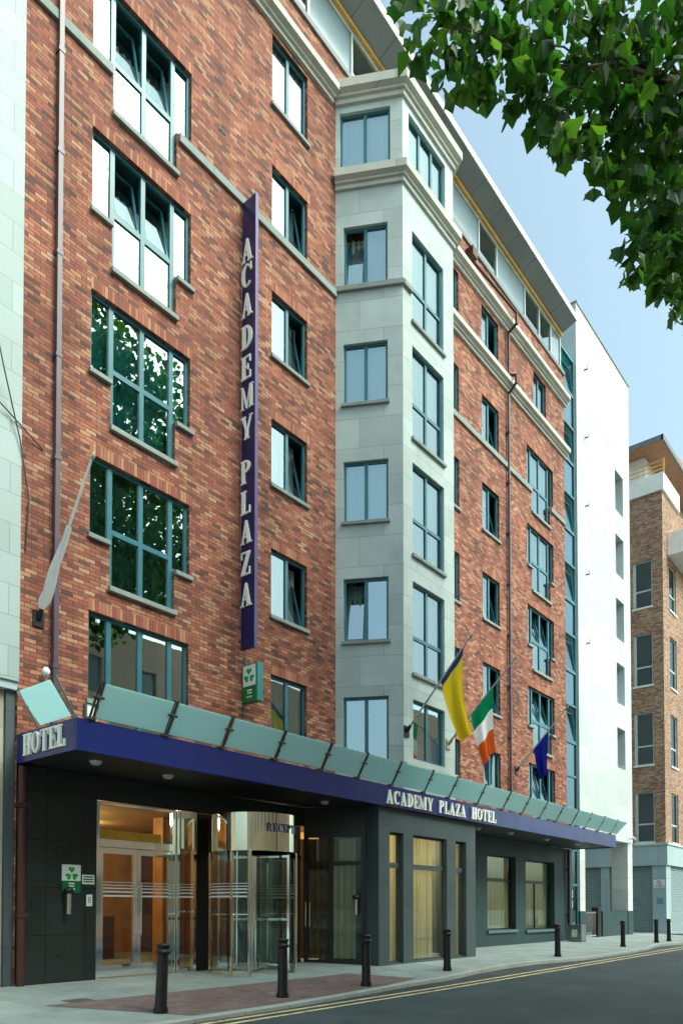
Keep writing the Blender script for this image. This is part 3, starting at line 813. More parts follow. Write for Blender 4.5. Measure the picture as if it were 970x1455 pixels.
# revolving door
DX, DY, DR = 10.87, -.87, .90
rd = bpy.data.objects.new('revolving_door', None); COL.objects.link(rd); rd.parent = hotel; rd.location = (DX, DY, 0)
def arc_strip(r0, r1, z0, z1, a0, a1, n=40):
    mb = MB(); cr = ((r0, z0), (r1, z0), (r1, z1), (r0, z1)); A = [rad(a0 + (a1 - a0) * k / n) for k in range(n + 1)]
    for j in range(4):
        P = []
        for t in A:
            for r, z in (cr[j], cr[(j + 1) % 4]): P.append((r * cos(t), r * sin(t), z))
        mb.poly(P, [(2 * k, 2 * k + 2, 2 * k + 3, 2 * k + 1) for k in range(n)], 0, j in (1, 3))
    if abs(a1 - a0) < 359:
        for t in (A[0], A[-1]): mb.face([(r * cos(t), r * sin(t), z) for r, z in cr])
    return mb
def flat_shade(o): pass
hd = arc_strip(DR - .05, DR, 2.45, 3.21, 0, 360, 96).build('drum_header', 'bronze', rd); flat_shade(hd)
mb = MB(); mb.lathe([(0.0, 3.19), (DR - .06, 3.19)]); mb.lathe([(0, 2.47), (DR - .06, 2.47)]); mb.build('drum_ceiling', 'soffit_dark', rd)
oa = math.degrees(math.asin(.675 / DR))
for a0, a1 in ((-90 - oa - 78, -90 - oa), (-90 + oa, -90 + oa + 78)):
    g = arc_strip(DR - .02, DR - .008, .02, 2.45, a0, a1, 24).build('curved_glass', 'shop_glass', rd); flat_shade(g)
    g = arc_strip(DR - .045, DR + .0, -.06, .06, a0, a1, 24).build('base_rail', 'bronze', rd); flat_shade(g)
    g = arc_strip(DR - .024, DR - .004, 1.17, 1.195, a0, a1, 24).build('mid_rail', 'chrome', rd); flat_shade(g)
    st = MB()
    for z, t in ((1.79, .012), (1.73, .016), (1.67, .022), (1.60, .028), (1.52, .034)):
        q = arc_strip(DR - .006, DR - .003, z, z + t, a0 + 3, a1 - 3, 20); st.poly(q.v, q.f, 0, True)
    st.build('glass_stripes', 'white', rd)
for a in (-90 - oa, -90 + oa, -90 - oa - 78, -90 + oa + 78, -90 - oa - 24):
    x, y = (DR - .02) * cos(rad(a)), (DR - .02) * sin(rad(a))
    mb = MB(); mb.box(x - .03, x + .03, y - .03, y + .03, -.08, 2.45); mb.build('post', 'bronze', rd, bevel=.006)
for k in range(4):
    a = rad(22 + 90 * k)
    mb = MB(); L = DR - .09
    mb.box(.03, .08, -.02, .02, .03, 2.43); mb.box(L - .05, L, -.02, .02, .03, 2.43); mb.box(.08, L - .05, -.019, .019, .03, .16); mb.box(.08, L - .05, -.019, .019, 2.35, 2.43)
    mb.box(.08, L - .05, -.004, .004, .16, 2.35, 1); mb.box(.08, L - .05, -.03, -.02, 1.05, 1.10); 
    mb.build('wing', ['chrome', 'shop_glass'], rd, Matrix.Rotation(a, 4, 'Z'))
mb = MB(); mb.tube((0, 0, 0), (0, 0, 2.46), .03); mb.build('spindle', 'chrome', rd)
mb = MB(); t0 = rad(-118)
def onto(a, b, d): th = t0 + a / DR; r = DR + .004 + .006 * d; return (r * cos(th), r * sin(th), 2.83 + b)
add_text(mb, 'RECEPTION', onto, .17, 1.12)
mb.build('lettering', 'letter_blue', rd)
# drum floor disc and wall infill behind it
mb = MB(); mb.box(10.1, 10.5, .02, .12, 0, 3.29); mb.build('lobby_post', 'black', hotel)
mb = MB(); mb.box(11.3, 11.8, .02, .12, 0, 3.29); mb.build('lobby_post', 'black', hotel)
for z in (0, 2.5): mb = MB(); mb.box(11.8, 13.35, .04, .10, z, z + .07); mb.build('lobby_rail', 'black', hotel)
mb = MB(); mb.box(11.8, 13.35, .065, .072, .06, 3.3); mb.build('lobby_pane', 'shop_glass', hotel)
mb = MB(); curtain_mesh(mb, 11.75, 13.5, .05, 3.3, .2, .04, .16); mb.build('lobby_curtain', 'curtain_brown', hotel)
# canted lobby glazing running out to the stone block
c0 = (14.18 - .9, -1.31 + .9 * 1.732); c1 = (14.18, -1.31)
c0 = (13.42, 0.01)
CM = face_matrix(c0, c1); CL = (Vector(c1) - Vector(c0)).length
mb = MB()
for x in (0, .62, CL - .12): mb.box(x, x + .1, -.04, .06, -.05, 3.3)
for a, b in ((.1, .62), (.72, CL - .12)): mb.box(a, b, -.035, .055, 2.34, 2.44); mb.box(a, b, -.035, .055, 3.02, 3.3); mb.box(a, b, -.035, .055, -.08, .06)
mb.box(0, CL, -.03, .05, 3.3, 3.75)
sc = mb.build('side_door', 'black', hotel, CM)
mb = MB()
for a, b in ((.1, .62), (.72, CL - .12)): mb.box(a, b, 0, .008, .06, 2.34); mb.box(a, b, 0, .008, 2.44, 3.02)
mb.build('pane', 'shop_glass', sc)
mb = MB(); curtain_mesh(mb, .70, CL - .02, .08, 3.0, .16, .05, .17); mb.build('curtain', 'curtain', sc)
mb = MB(); curtain_mesh(mb, -.2, .70, .08, 3.0, .16, .05, .17); mb.build('curtain', 'curtain_brown', sc)
for x in (.16, .06):
    mb = MB(); mb.tube((x, -.1, .85), (x, -.1, 1.45), .016); mb.tube((x, -.1, .9), (x, -.03, .9), .013); mb.tube((x, -.1, 1.4), (x, -.03, 1.4), .013); mb.build('handle', 'chrome', sc)
# stone block under the bay
SX0, SX1, SY = 14.18, 18.82, -1.68
sh = [(14.62, 15.21, -.04, 3.16), (15.65, 17.26, -.04, 3.16), (17.73, 18.30, -.04, 3.15)]
mb = MB(); wall_holes(mb, SX0, SX1, -.3, 3.73, sh, .20, y=SY)
mb.face([(SX0, .2, -.3), (SX0, SY, -.3), (SX0, SY, 3.73), (SX0, .2, 3.73)]); mb.face([(SX1, SY, -.3), (SX1, .2, -.3), (SX1, .2, 3.73), (SX1, SY, 3.73)])
mb.build('stone_block', 'grey_stone', hotel)
def shopfront(x0, x1, z0, z1, y, bar, mull=(), sillz=None, cur=(0, 1), mat='black'):
    mb = MB(); w = .05
    mb.box(x0, x1, y - .03, y + .03, z1 - w, z1); mb.box(x0, x1, y - .03, y + .03, z0, z0 + w)
    for x in (x0, x1 - w): mb.box(x, x + w, y - .028, y + .028, z0 + w, z1 - w)
    mb.box(x0 + w, x1 - w, y - .06, y + .026, bar - .06, bar + .06)
    for x in mull: mb.box(x - w / 2, x + w / 2, y - .026, y + .024, z0 + w, bar - .06)
    o = mb.build('shop_window', mat, hotel)
    mb = MB(); mb.box(x0 + w, x1 - w, y - .004, y + .004, z0 + w, z1 - w); mb.build('pane', 'shop_glass', o)
    mb = MB(); a = x0 + (x1 - x0) * cur[0]; b = x0 + (x1 - x0) * cur[1]
    curtain_mesh(mb, a, b, z0 + .04, z1 - .03, y + .10, .05, .17); mb.build('curtain', 'curtain', o)
    return o
for i, h in enumerate(sh): shopfront(h[0], h[1], h[2], h[3], SY + .165, 2.36, cur=((0, 1), (0, .82), (0, 1))[i], mat='grey_stone')
# right wall with two windows
rh = [(22.70, 24.85, .55, 3.16), (25.66, 28.25, .5, 3.12)]
mb = MB(); wall_holes(mb, SX1, 30.05, -.3, 3.75, rh, .28, y=.02); mb.face([(30.05, .02, -.3), (30.05, 1, -.3), (30.05, 1, 3.75), (30.05, .02, 3.75)])
mb.build('granite_wall', 'teal_stone', hotel)
for h, ml in zip(rh, ((), (26.9,))):
    o = shopfront(h[0], h[1], h[2], h[3], .26, 2.3, mull=ml, cur=(.02, .98))
    mb = MB(); mb.box(h[0] - .04, h[1] + .04, -.05, .25, h[2] - .10, h[2] - .003); mb.build('sill', 'sill_dark', o)
drainpipe(29.45, -.07, -.2, 3.7, .06, 'black')
drainpipe(6.27, -.06, -.05, 3.7, .07, 'pipe_brown')
# lobby interior, with its lamps
mb = MB()
mb.box(6.45, 13.6, .22, 7.0, -.12, -.01, 0)
mb.face([(6.45, 7, 0), (13.6, 7, 0), (13.6, 7, 3.6), (6.45, 7, 3.6)], 1); mb.face([(6.45, .2, 0), (6.45, 7, 0), (6.45, 7, 3.6), (6.45, .2, 3.6)], 1)
mb.face([(13.6, 7, 0), (13.6, .3, 0), (13.6, .3, 3.6), (13.6, 7, 3.6)], 2)
mb.face([(6.45, .22, 3.6), (6.45, 7, 3.6), (13.6, 7, 3.6), (13.6, .22, 3.6)], 3)
mb.box(9.9, 11.2, 4.6, 5.2, 0, 1.1, 2); mb.box(7.9, 8.25, 3.2, 3.55, 0, 3.58, 2); mb.box(11.5, 11.9, 3, 3.4, 0, 3.58, 1)
mb.box(8.9, 10.0, 6.9, 6.98, .4, 2.6, 2)
mb.build('lobby_interior', ['lobby_floor', 'wood', 'wood_dark', 'lobby_wall'], hotel)
mb = MB()
mb.face([(SX0 + .02, 3, -.03), (SX1, 3, -.03), (SX1, 3, 3.6), (SX0 + .02, 3, 3.6)], 0); mb.face([(18.9, 3, -.03), (29.9, 3, -.03), (29.9, 3, 3.6), (18.9, 3, 3.6)], 0)
mb.box(14.25, 18.75, -1.45, 3, -.14, -.06, 1); mb.box(18.8, 29.9, .31, 3, -.1, -.04, 1); mb.box(14.25, 18.75, -1.45, 3, 3.6, 3.7, 1); mb.box(18.8, 29.9, .31, 3, 3.6, 3.7, 1)
mb.build('bar_interior', ['lobby_wall', 'wood_dark'], hotel)
lamp_m = emit_mat('lamp_glow', (1, .72, .38), 14)
def lamp(x, y, z, power, name='ceiling_lamp'):
    mb = MB(); mb.lathe([(0, -.06), (.09, -.05), (.11, 0)], (0, 0, 0), 14)
    o = mb.build(name, lamp_m, hotel, Matrix.Translation((x, y, z)))
    l = bpy.data.lights.new('lamp_light', 'POINT'); l.energy = power; l.color = (1, .70, .36); l.shadow_soft_size = .15
    lo = bpy.data.objects.new('lamp_light', l); COL.objects.link(lo); lo.parent = o; lo.location = (0, 0, -.22)
LP = 1.0
for x, y, p in ((8.3, 1.8, 34), (9.3, 4.2, 60), (11.0, 5.6, 14)): lamp(x, y, 3.58, p * LP)
for x, y, p in ((15.0, .3, 60), (16.6, .3, 75), (18.2, .3, 60), (23.7, 1.9, 16), (27.0, 1.9, 16), (14.75, -.5, 30)): lamp(x, y, 3.3, p * LP)
# wall items on the granite: plaque, notices, ash bin
plq = tag(MB().build('tourism_plaque', 'white') if False else bpy.data.objects.new('tourism_plaque', None), 'green and white shamrock plaque on black granite beside the doors', 'plaque')
COL.objects.link(plq); plq.location = (7.04, 0, 1.58)
def trefoil(mb, fn, s, m):
    for ang in (90, 215, 325):
        a = rad(ang); c = (cos(a) * s * .52, sin(a) * s * .52 - .02 * s)
        pts = []
        for k in range(24):
            t = 2 * PI * k / 24
            x = 16 * sin(t) ** 3; y = 13 * cos(t) - 5 * cos(2 * t) - 2 * cos(3 * t) - cos(4 * t)
            x, y = x / 16 * .48 * s, (y + 2) / 16 * .48 * s
            r = a - PI / 2
            pts.append((c[0] + x * cos(r) - y * sin(r), c[1] + x * sin(r) + y * cos(r)))
        mb.prism(list(reversed(pts)), lambda u, v: fn(u, v, 1), lambda u, v: fn(u, v, 0), m)
def star(mb, fn, cx, cz, r, m):
    p = [(cx + (r if k % 2 == 0 else r * .42) * cos(PI / 2 + k * PI / 5), cz + (r if k % 2 == 0 else r * .42) * sin(PI / 2 + k * PI / 5)) for k in range(10)]
    mb.prism(p, lambda u, v: fn(u, v, 1), lambda u, v: fn(u, v, 0), m)
mb = MB(); mb.box(0, .36, -.02, -.001, 0, .21, 0); mb.box(0, .36, -.02, -.001, .212, .5, 1); mb.build('board', ['green', 'white'], plq)
mb = MB(); trefoil(mb, lambda u, v, d: (.18 + u, -.022 - .004 * d, .34 + v), .13, 0); mb.build('logo', 'green_leaf', plq)
mb = MB(); f = lambda u, v, d: (u, -.022 - .003 * d, v)
mb.prism(rect(.12, .155, .24, .175), lambda u, v: f(u, v, 1), lambda u, v: f(u, v, 0)); mb.prism(rect(.13, .11, .23, .13), lambda u, v: f(u, v, 1), lambda u, v: f(u, v, 0))
for k in range(3): star(mb, f, .13 + .05 * k, .065, .024, 0)
mb.build('lettering', 'letter', plq)
nt_ = bpy.data.objects.new('notice_plate', None); COL.objects.link(nt_); nt_.location = (7.44, 0, 1.74); tag(nt_, 'small cream striped notice plate right of the shamrock plaque', 'notice')
mb = MB(); mb.box(0, .24, -.012, -.001, 0, .17); mb.build('board', 'letter', nt_)
mb = MB()
for z in (.03, .075, .12): mb.box(.02, .22, -.016, -.0122, z, z + .026)
mb.build('lettering', 'green', nt_)
ip = bpy.data.objects.new('intercom_panel', None); COL.objects.link(ip); ip.location = (7.52, 0, 1.34); tag(ip, 'small steel intercom panel on black granite below the striped notice', 'intercom')
mb = MB(); mb.box(0, .12, -.02, -.001, 0, .21); mb.build('plate', 'white', ip, bevel=.005)
mb = MB()
for i in range(2):
    for k in range(4): mb.box(.035 + .03 * i, .055 + .03 * i, -.026, -.0202, .06 + .03 * k, .078 + .03 * k)
mb.build('button', 'lead', ip)
def ash_bin(loc, label):
    r = bpy.data.objects.new('ash_bin', None); COL.objects.link(r); r.location = loc; tag(r, label, 'ash bin', 'wall ash bins')
    mb = MB(); mb.tube((0, -.1, 0), (0, -.1, .36), .05, seg=16); mb.build('tube', 'chrome', r)
    mb = MB(); mb.lathe([(.055, .36), (.085, .39), (.085, .44), (.05, .47), (0, .475)], (0, -.1, 0), 18); mb.box(-.03, .03, -.1, -.002, .37, .41); mb.build('cap', 'black', r)
    return r
ash_bin((7.12, 0, 1.20), 'chrome wall ash bin with black cap on the granite under the shamrock plaque')
r = ash_bin((14.0, -1.15, 1.15), 'chrome wall ash bin with black cap beside the curtained corner of the stone block')
r.rotation_euler.z = rad(-60)

# ================================================================== CANOPY
can = empty('entrance_canopy', (6.2, -1.82, 3.73), 'long dark blue entrance canopy with teal glass upstand and white hotel lettering', 'canopy')
R = rel(can)
CX0, CX1, CY, CZ0, CZ1 = 6.2, 30.0, -1.82, 3.735, 4.235
mb = MB()
mb.box(CX0, CX1, CY, CY + .05, CZ0, CZ1); mb.box(CX0, CX0 + .05, CY + .052, -.003, CZ0, CZ1); mb.box(CX1 - .05, CX1, CY + .052, -.003, CZ0, CZ1)
mb.build('fascia', 'blue', can, R, bevel=.006)
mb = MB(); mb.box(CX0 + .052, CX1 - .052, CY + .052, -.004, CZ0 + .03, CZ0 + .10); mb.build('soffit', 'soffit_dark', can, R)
mb = MB(); mb.box(CX0 + .052, CX1 - .052, CY + .052, -.004, CZ1 - .12, CZ1 - .06); mb.build('roof_deck', 'lead', can, R)
posts = [6.448, 7.857, 9.123, 10.502, 11.906, 13.168, 14.479, 15.894, 17.094, 18.617, 20.15, 21.45, 22.75, 24.05, 25.35, 26.65, 27.95, 29.35, 29.9]
posts = posts[:-1]
def P_on(t, y0=-1.84, dy=-.30, dz=.52): return (y0 + dy * t, CZ1 + .0 + dz * t)
for x in posts:
    mb = MB(); a = P_on(-.02); b = P_on(1.06)
    for dx in (-.03, .03): mb.tube((x + dx, a[0] + .02, a[1]), (x + dx, b[0] + .02, b[1]), .02, seg=8)
    c = P_on(.62); mb.tube((x - .10, c[0], c[1]), (x + .10, c[0], c[1]), .022, seg=8); c = P_on(.62); mb.tube((x, c[0] + .06, c[1]), (x, c[0] - .03, c[1]), .03, seg=8)
    mb.box(x - .07, x + .07, -1.86, -1.76, CZ1, CZ1 + .03)
    mb.build('post', 'post_dark', can, R)
for a, b in zip(posts, posts[1:] + [30.55]):
    mb = MB(); g = .055; lo = P_on(.07); hi = P_on(1.0)
    if b > 30.3: b2, bt = 29.98, 30.45
    else: b2 = bt = b
    e = Vector((0, -.52, -.30)).normalized() * .012
    P4 = [(a + g, lo[0], lo[1]), (b2 - g, lo[0], lo[1]), (bt - g, hi[0], hi[1]), (a + g, hi[0], hi[1])]
    P8 = P4 + [(p[0] + e.x, p[1] + e.y, p[2] + e.z) for p in P4]
    mb.poly(P8, [(3, 2, 1, 0), (4, 5, 6, 7), (0, 1, 5, 4), (1, 2, 6, 5), (2, 3, 7, 6), (3, 0, 4, 7)])
    mb.build('glass_panel', 'frost', can, R)
# the short return at the left end
mb = MB()
lo, hi = (6.19, CZ1 + .03), (5.88, CZ1 + .54)
P4 = [(lo[0], -1.70, lo[1]), (lo[0], -.80, lo[1]), (hi[0], -.62, hi[1]), (hi[0], -1.62, hi[1])]
P8 = P4 + [(p[0] - .012, p[1], p[2] - .006) for p in P4]
mb.poly(P8, [(3, 2, 1, 0), (4, 5, 6, 7), (0, 1, 5, 4), (1, 2, 6, 5), (2, 3, 7, 6), (3, 0, 4, 7)]); mb.build('glass_panel', 'frost', can, R)
for y in (-1.78, -.68):
    mb = MB(); mb.tube((6.21, y, CZ1 - .01), (5.86, y, CZ1 + .58), .022, seg=10); mb.tube((6.0, y - .05, CZ1 + .3), (6.0, y + .06, CZ1 + .3), .025, seg=8); mb.build('post', 'steel', can, R)
# lettering on fascia
mb = MB()
def frn(x0): return lambda a, b, d: (x0 + a, CY - .002 - .045 * d, 3.80 + b)
for word, x0, wd in (('ACADEMY', 14.26, 2.04), ('PLAZA', 16.60, 1.38), ('HOTEL', 18.31, 1.44)):
    mb = MB(); add_text(mb, word, frn(x0), .33, wd); mb.build('lettering', 'letter', can, R)
mb = MB(); add_text(mb, 'HOTEL', lambda a, b, d: (CX0 - .002 - .04 * d, -.27 - a, 3.83 + b), .35, 1.27); mb.build('lettering', 'letter', can, R)
for x, y in ((7.0, -1.1), (8.6, -.95), (13.0, -1.0), (20.2, -1.0), (22.2, -1.1), (25.0, -1.1), (27.6, -1.2)):
    mb = MB(); mb.lathe([(0, -.07), (.07, -.06), (.10, -.02), (.11, 0)], (x, y, CZ0 + .03), 18); mb.build('canopy_lamp', 'lamp_cover', can, R)

# ================================================================== SIGNS
vs = empty('vertical_sign', (11.26, 0, 7.0), 'tall narrow navy blade sign with raised vertical lettering on the brick', 'sign')
R = rel(vs)
mb = MB(); mb.box(11.255, 11.32, -.475, -.05, 7.02, 17.18); mb.build('blade', 'sign_blue', vs, R, bevel=.004)
mb = MB(); mb.box(11.245, 11.33, -.492, -.4755, 7.01, 17.19); mb.build('edge_trim', plain('violet_trim', (.07, .055, .20), .4), vs, R)
mb = MB()
for z in (7.6, 10.5, 13.5, 16.4): mb.box(11.26, 11.31, -.052, -.001, z, z + .12)
mb.build('bracket', 'lead', vs, R)
seq = 'ACADEMY PLAZA'
zt = 16.35
mb = MB()
tops = [(345, 318, 353), (346, 358, 396), (346, 408.5, 447), (345, 454, 492), (346, 504, 541), (342, 547, 588), (346, 595, 635), None, (345, 666, 703), (345, 715, 751), (344, 756.5, 793), (345, 803, 840), (343, 851, 888)]
zs_ = [16.30, 15.72, 15.05, 14.33, 13.63, 12.96, 12.27, None, 11.28, 10.59, 9.92, 9.22, 8.52]
for c, z in zip(seq, zs_):
    if z is None: continue
    add_text(mb, c, lambda a, b, d, z=z: (11.254 - .03 * d, -.055 - a, z - .56 + b), .52, {'M': .385, 'C': .32, 'L': .31, 'P': .31, 'E': .31, 'Z': .32}.get(c, .355))
mb.build('lettering', 'letter', vs, R)

gs = empty('shamrock_sign', (11.36, 0, 5.86), 'green projecting box sign with shamrock logo hung below the tall blade sign', 'sign')
R = rel(gs)
mb = MB(); mb.box(11.33, 11.50, -.50, -.03, 5.86, 6.70, 0); mb.box(11.325, 11.505, -.502, -.45, 5.855, 6.705, 1); mb.build('cabinet', ['green', 'teal_side'], gs, R, bevel=.006)
mb = MB(); mb.box(11.320, 11.3295, -.445, -.055, 6.21, 6.67); mb.build('face_panel', 'white', gs, R)
mb = MB(); trefoil(mb, lambda u, v, d: (11.319 - .004 * d, -.25 - u, 6.44 + v), .17, 0); mb.build('logo', 'green_leaf', gs, R)
mb = MB(); f = lambda u, v, d: (11.329 - .003 * d, -u, v)
for a, b, z in ((.18, .33, 6.10), (.19, .32, 6.04)): mb.prism(rect(a, z, b, z + .03), lambda u, v: f(u, v, 1), lambda u, v: f(u, v, 0))
for k in range(3): star(mb, f, .19 + .06 * k, 5.97, .028, 0)
mb.build('lettering', 'letter', gs, R)
mb = MB(); mb.tube((11.40, -.04, 4.3), (11.40, -.04, 5.86), .012, seg=6); mb.tube((11.42, -.04, 6.7), (11.42, -.04, 7.02), .012, seg=6); mb.build('conduit', 'lead', gs, R)

# ================================================================== FLAGS
def flag(name, base, tip, cloth, label, t0=.45, t1=.9, drop=1.2, seed=0, swing=.0, furled=False, plate='black', split=None):
    r = empty(name, base, label, 'flag', None)
    R = rel(r); b = Vector(base); t = Vector(tip); ax = t - b
    mb = MB(); mb.tube(b, t, .028, .02, 12); mb.build('pole', 'white' if furled else 'pole_grey', r, R)
    mb = MB(); mb.lathe([(0, -.03), (.035, -.02), (.045, .03), (.02, .07), (0, .11)], (0, 0, 0), 12)
    mb.build('finial', 'finial', r, R @ Matrix.Translation(t) @ ax.to_track_quat('Z', 'Y').to_matrix().to_4x4())
    mb = MB(); mb.box(b.x - .1, b.x + .1, b.y - .001, b.y - .03, b.z - .14, b.z + .14); mb.tube(b + Vector((0, -.03, 0)), b + ax * .07, .045, .04, 10); mb.build('bracket', plate, r, R)
    rng = random.Random(seed)
    nu, nv = 28, 26
    P = []
    ph = rng.random() * 6
    for j in range(nv + 1):
        v = j / nv
        for i in range(nu + 1):
            u = i / nu
            p = b + ax * (t0 + (t1 - t0) * u)
            if furled:
                wd = .035 + .15 * sin(PI * min(1, v * 1.0)) * (1 - .75 * u) + .0
                ang = v * 2 * PI * 1.0
                side = Vector((1, 0, 0)); dn = Vector((0, .6, -.8))
                q = p + side * cos(ang) * (.045 + .06 * (1 - u) * min(1, u * 12 + .3)) * (1 + .25 * sin(3 * ang + 9 * u)) + dn * (.045 + .06 * (1 - u) + sin(ang) * (.045 + .06 * (1 - u)))
            else:
                # cloth hanging from the sloping pole, gathered into folds that deepen downwards
                fold = sin(u * 9 + ph + v * 1.2) * .10 * v + sin(u * 17 + 2 * ph) * .03 * v
                gather = (u - .5) * (1 - .52 * v)
                pc = b + ax * (t0 + (t1 - t0) * (.5 + gather))
                q = Vector((pc.x + fold + swing * v * v, pc.y + .05 * sin(u * 12 + ph) * v, pc.z - drop * v * (1 + .0 * u)))
            P.append(q)
    mb = MB()
    for j in range(nv):
        for i in range(nu):
            k = j * (nu + 1) + i
            m = 0 if split is None else min(len(cloth) - 1, sum(1 for s in split if (j + .5) / nv > s))
            mb.poly([P[k], P[k + 1], P[k + nu + 2], P[k + nu + 1]], [(0, 3, 2, 1)], m, True)
    o = mb.build('cloth', cloth, r, R, weld=True)
    for p in o.data.polygons: p.use_smooth = True
    return r
M['pole_grey'] = plain('pole_grey', (.52, .54, .52), .35, .2)
M['finial'] = plain('finial_gold', (.55, .5, .38), .35, .6)
M['fl_yellow'] = cloth_mat('flag_yellow', (.80, .58, .03), .5)
M['fl_green'] = cloth_mat('flag_green', (.005, .28, .12), .3)
M['fl_white'] = cloth_mat('flag_white', (.95, .95, .97), .5)
M['fl_orange'] = cloth_mat('flag_orange', (.80, .16, .03), .35)
M['fl_blue'] = cloth_mat('flag_blue', (.015, .02, .26), .3)
M['fl_teal'] = cloth_mat('flag_bluegrey', (.03, .06, .13), .35)
flag('flag', (15.58, -1.52, 5.79), (15.58, -3.37, 7.79), ['fl_teal', 'fl_yellow'], 'yellow flag with a narrow dark band hanging from the pole on the stone bay corner', .56, .90, 1.65, 3, .72, split=(.13,))
flag('flag', (17.60, -1.52, 5.81), (17.60, -3.53, 7.76), ['fl_green', 'fl_white', 'fl_orange'], 'green, white and orange tricolour hanging from pole beside the bay', .36, .70, 1.5, 5, .35, plate='finial', split=(.33, .66))
flag('flag', (24.88, 0, 6.30), (24.88, -1.92, 8.29), ['fl_blue'], 'plain dark blue flag hanging from the pole farthest along the brick wall', .36, .66, 1.25, 9, .25)
flag('flag', (6.55, 0, 6.30), (6.55, -1.63, 8.51), ['fl_white'], 'furled white flag on pale pole beside the left drainpipe', .14, .60, 1, 2, furled=True)

# small floodlight and meter box on the brick over the canopy
r = empty('flood_light', (6.64, 0, 5.3), 'small grey lamp on a bent arm beside the drainpipe above the canopy', 'lamp')
mb = MB(); mb.tube((0, -.01, -.3), (0, -.12, -.1), .015, seg=8); mb.tube((0, -.12, -.1), (0, -.12, .05), .015, seg=8); mb.build('arm', 'lead', r)
mb = MB(); mb.lathe([(0, -.07), (.06, -.05), (.07, .03), (.03, .08), (0, .085)], (0, -.12, .08), 14); mb.build('head', 'white', r)
r = empty('meter_box', (7.52, 0, 4.75), 'small grey electrical box by the lowest wide window above the canopy', 'box')
mb = MB(); mb.box(-.09, .09, -.1, -.001, 0, .26); mb.build('case', 'lead', r, bevel=.01)
mb = MB(); mb.box(-.07, .07, -.108, -.1005, .03, .23); mb.build('lid', 'white', r)

# ================================================================== GLAZED STRIP + WHITE BUILDING
st = empty('glazed_stair', (29.52, .3, 0), 'narrow blue glass strip between the brick hotel and the white building', 'stair tower')
R = rel(st)
mb = MB(); gz0, gz1 = 29.53, 31.25
zs = [3.9]
for k in range(7): zs += [3.9 + FL * k + 1.45, 3.9 + FL * (k + 1)]
for x in (gz0, gz1 - .06): mb.box(x, x + .06, .25, .36, 0, 25.3)
for z in [2.3, 3.8] + zs: mb.box(gz0 + .06, gz1 - .06, .255, .355, z - .05, z + .05)
mb.build('frame', 'frame', st, R)
for z0, z1 in [(0, 2.25), (2.35, 3.75), (3.85, 5.3), (5.4, 6.9)] + [(3.95 + FL * k, 5.3 + FL * k) for k in range(1, 7)]:
    mb = MB(); mb.box(gz0 + .06, gz1 - .06, .3, .31, z0, z1); mb.build('pane', 'blue_glass', st, R)
mb = MB(); mb.box(gz0, gz1, .9, 1.0, 0, 25.3); mb.box(gz0, gz1, .37, .9, 25.2, 25.3); mb.build('back_wall', 'teal_blind', st, R)
for k in range(7):
    z = 3.9 + FL * k
    if k < 1 or k > 6: continue
    mb = MB(); mb.box(gz0 + .1, gz1 - .3, -.25, -.22, 0, 0.001)
    mb = MB(); W_, H_ = gz1 - gz0 - .14, 1.3
    mb.box(0, W_, 0, .04, 0, .05); mb.box(0, W_, 0, .04, H_ - .05, H_); mb.box(0, .05, .001, .039, .05, H_ - .05); mb.box(W_ - .05, W_, .001, .039, .05, H_ - .05); mb.face([(.05, .02, .05), (W_ - .05, .02, .05), (W_ - .05, .02, H_ - .05), (.05, .02, H_ - .05)], 1)
    mb.build('sash', ['frame', 'blue_glass'], st, R @ Matrix.Translation((gz0 + .07, .262, z + 1.5)) @ Matrix.Rotation(rad(-7), 4, 'X') if k % 1 == 0 else R)
mb = MB()
for z in (1.3, 1.75): mb.box(30.35, 30.75, .285, .295, z, z + .33)
mb.build('paper_notice', 'paper', st, R)

wb = empty('white_building', (31.3, .2, 0), 'tall plain white rendered block with a column of slit windows', 'building')
R = rel(wb)
WX0, WX1, WY, WZ0, WZ1 = 31.35, 38.25, .18, 4.55, 28.0
slits = [(36.17, 37.32, 22.80 - FL * k - 1.97 + .0, 22.80 - FL * k) for k in range(-1, 6)]
slits = [(36.15, 37.3, 20.81 - 3.17 * k, 22.78 - 3.17 * k) for k in range(0, 5)]
mb = MB(); wall_holes(mb, WX0, WX1, WZ0, WZ1, slits, .45, y=WY)
mb.face([(WX0, 10, WZ0), (WX0, WY, WZ0), (WX0, WY, WZ1), (WX0, 10, WZ1)]); mb.face([(WX1, WY, WZ0), (WX1, 10, WZ0), (WX1, 10, WZ1), (WX1, WY, WZ1)])
mb.face([(WX0, WY, WZ1), (WX1, WY, WZ1), (WX1, 10, WZ1), (WX0, 10, WZ1)]); mb.face([(WX0, 10, WZ0), (WX1, 10, WZ0), (WX1, WY, WZ0), (WX0, WY, WZ0)])
mb.build('rendered_wall', 'render', wb, R)
mb = MB(); mb.box(WX0 - .02, WX1 + .03, WY - .04, WY + .3, WZ1 + .002, WZ1 + .08); mb.build('coping', 'sill', wb, R)
for (a, b, c, d) in slits:
    mb = MB(); bars(mb, [a, a + .55, b], [c, d], WY + .36, WY + .42); w = mb.build('window', 'white_frame', wb, R)
    mb = MB(); mb.box(a, b, WY + .39, WY + .40, c, d); mb.build('pane', 'far_glass', w)
    mb = MB(); mb.box(a - .05, b + .05, WY + .6, WY + .62, c - .05, d + .05); mb.build('blind', 'dark_room', w)  # dark sheet behind the pane stands in for the unlit room
for k in range(5):
    mb = MB(); z = 25.85 - 3.1 * k - .35
    mb.tube((32.3, WY, z), (32.3, WY - .16, z - .03), .035, seg=8); mb.tube((32.3, WY - .14, z - .02), (32.3, WY - .16, z + .16), .012, seg=6); mb.build('overflow_spout', 'lead', wb, R)
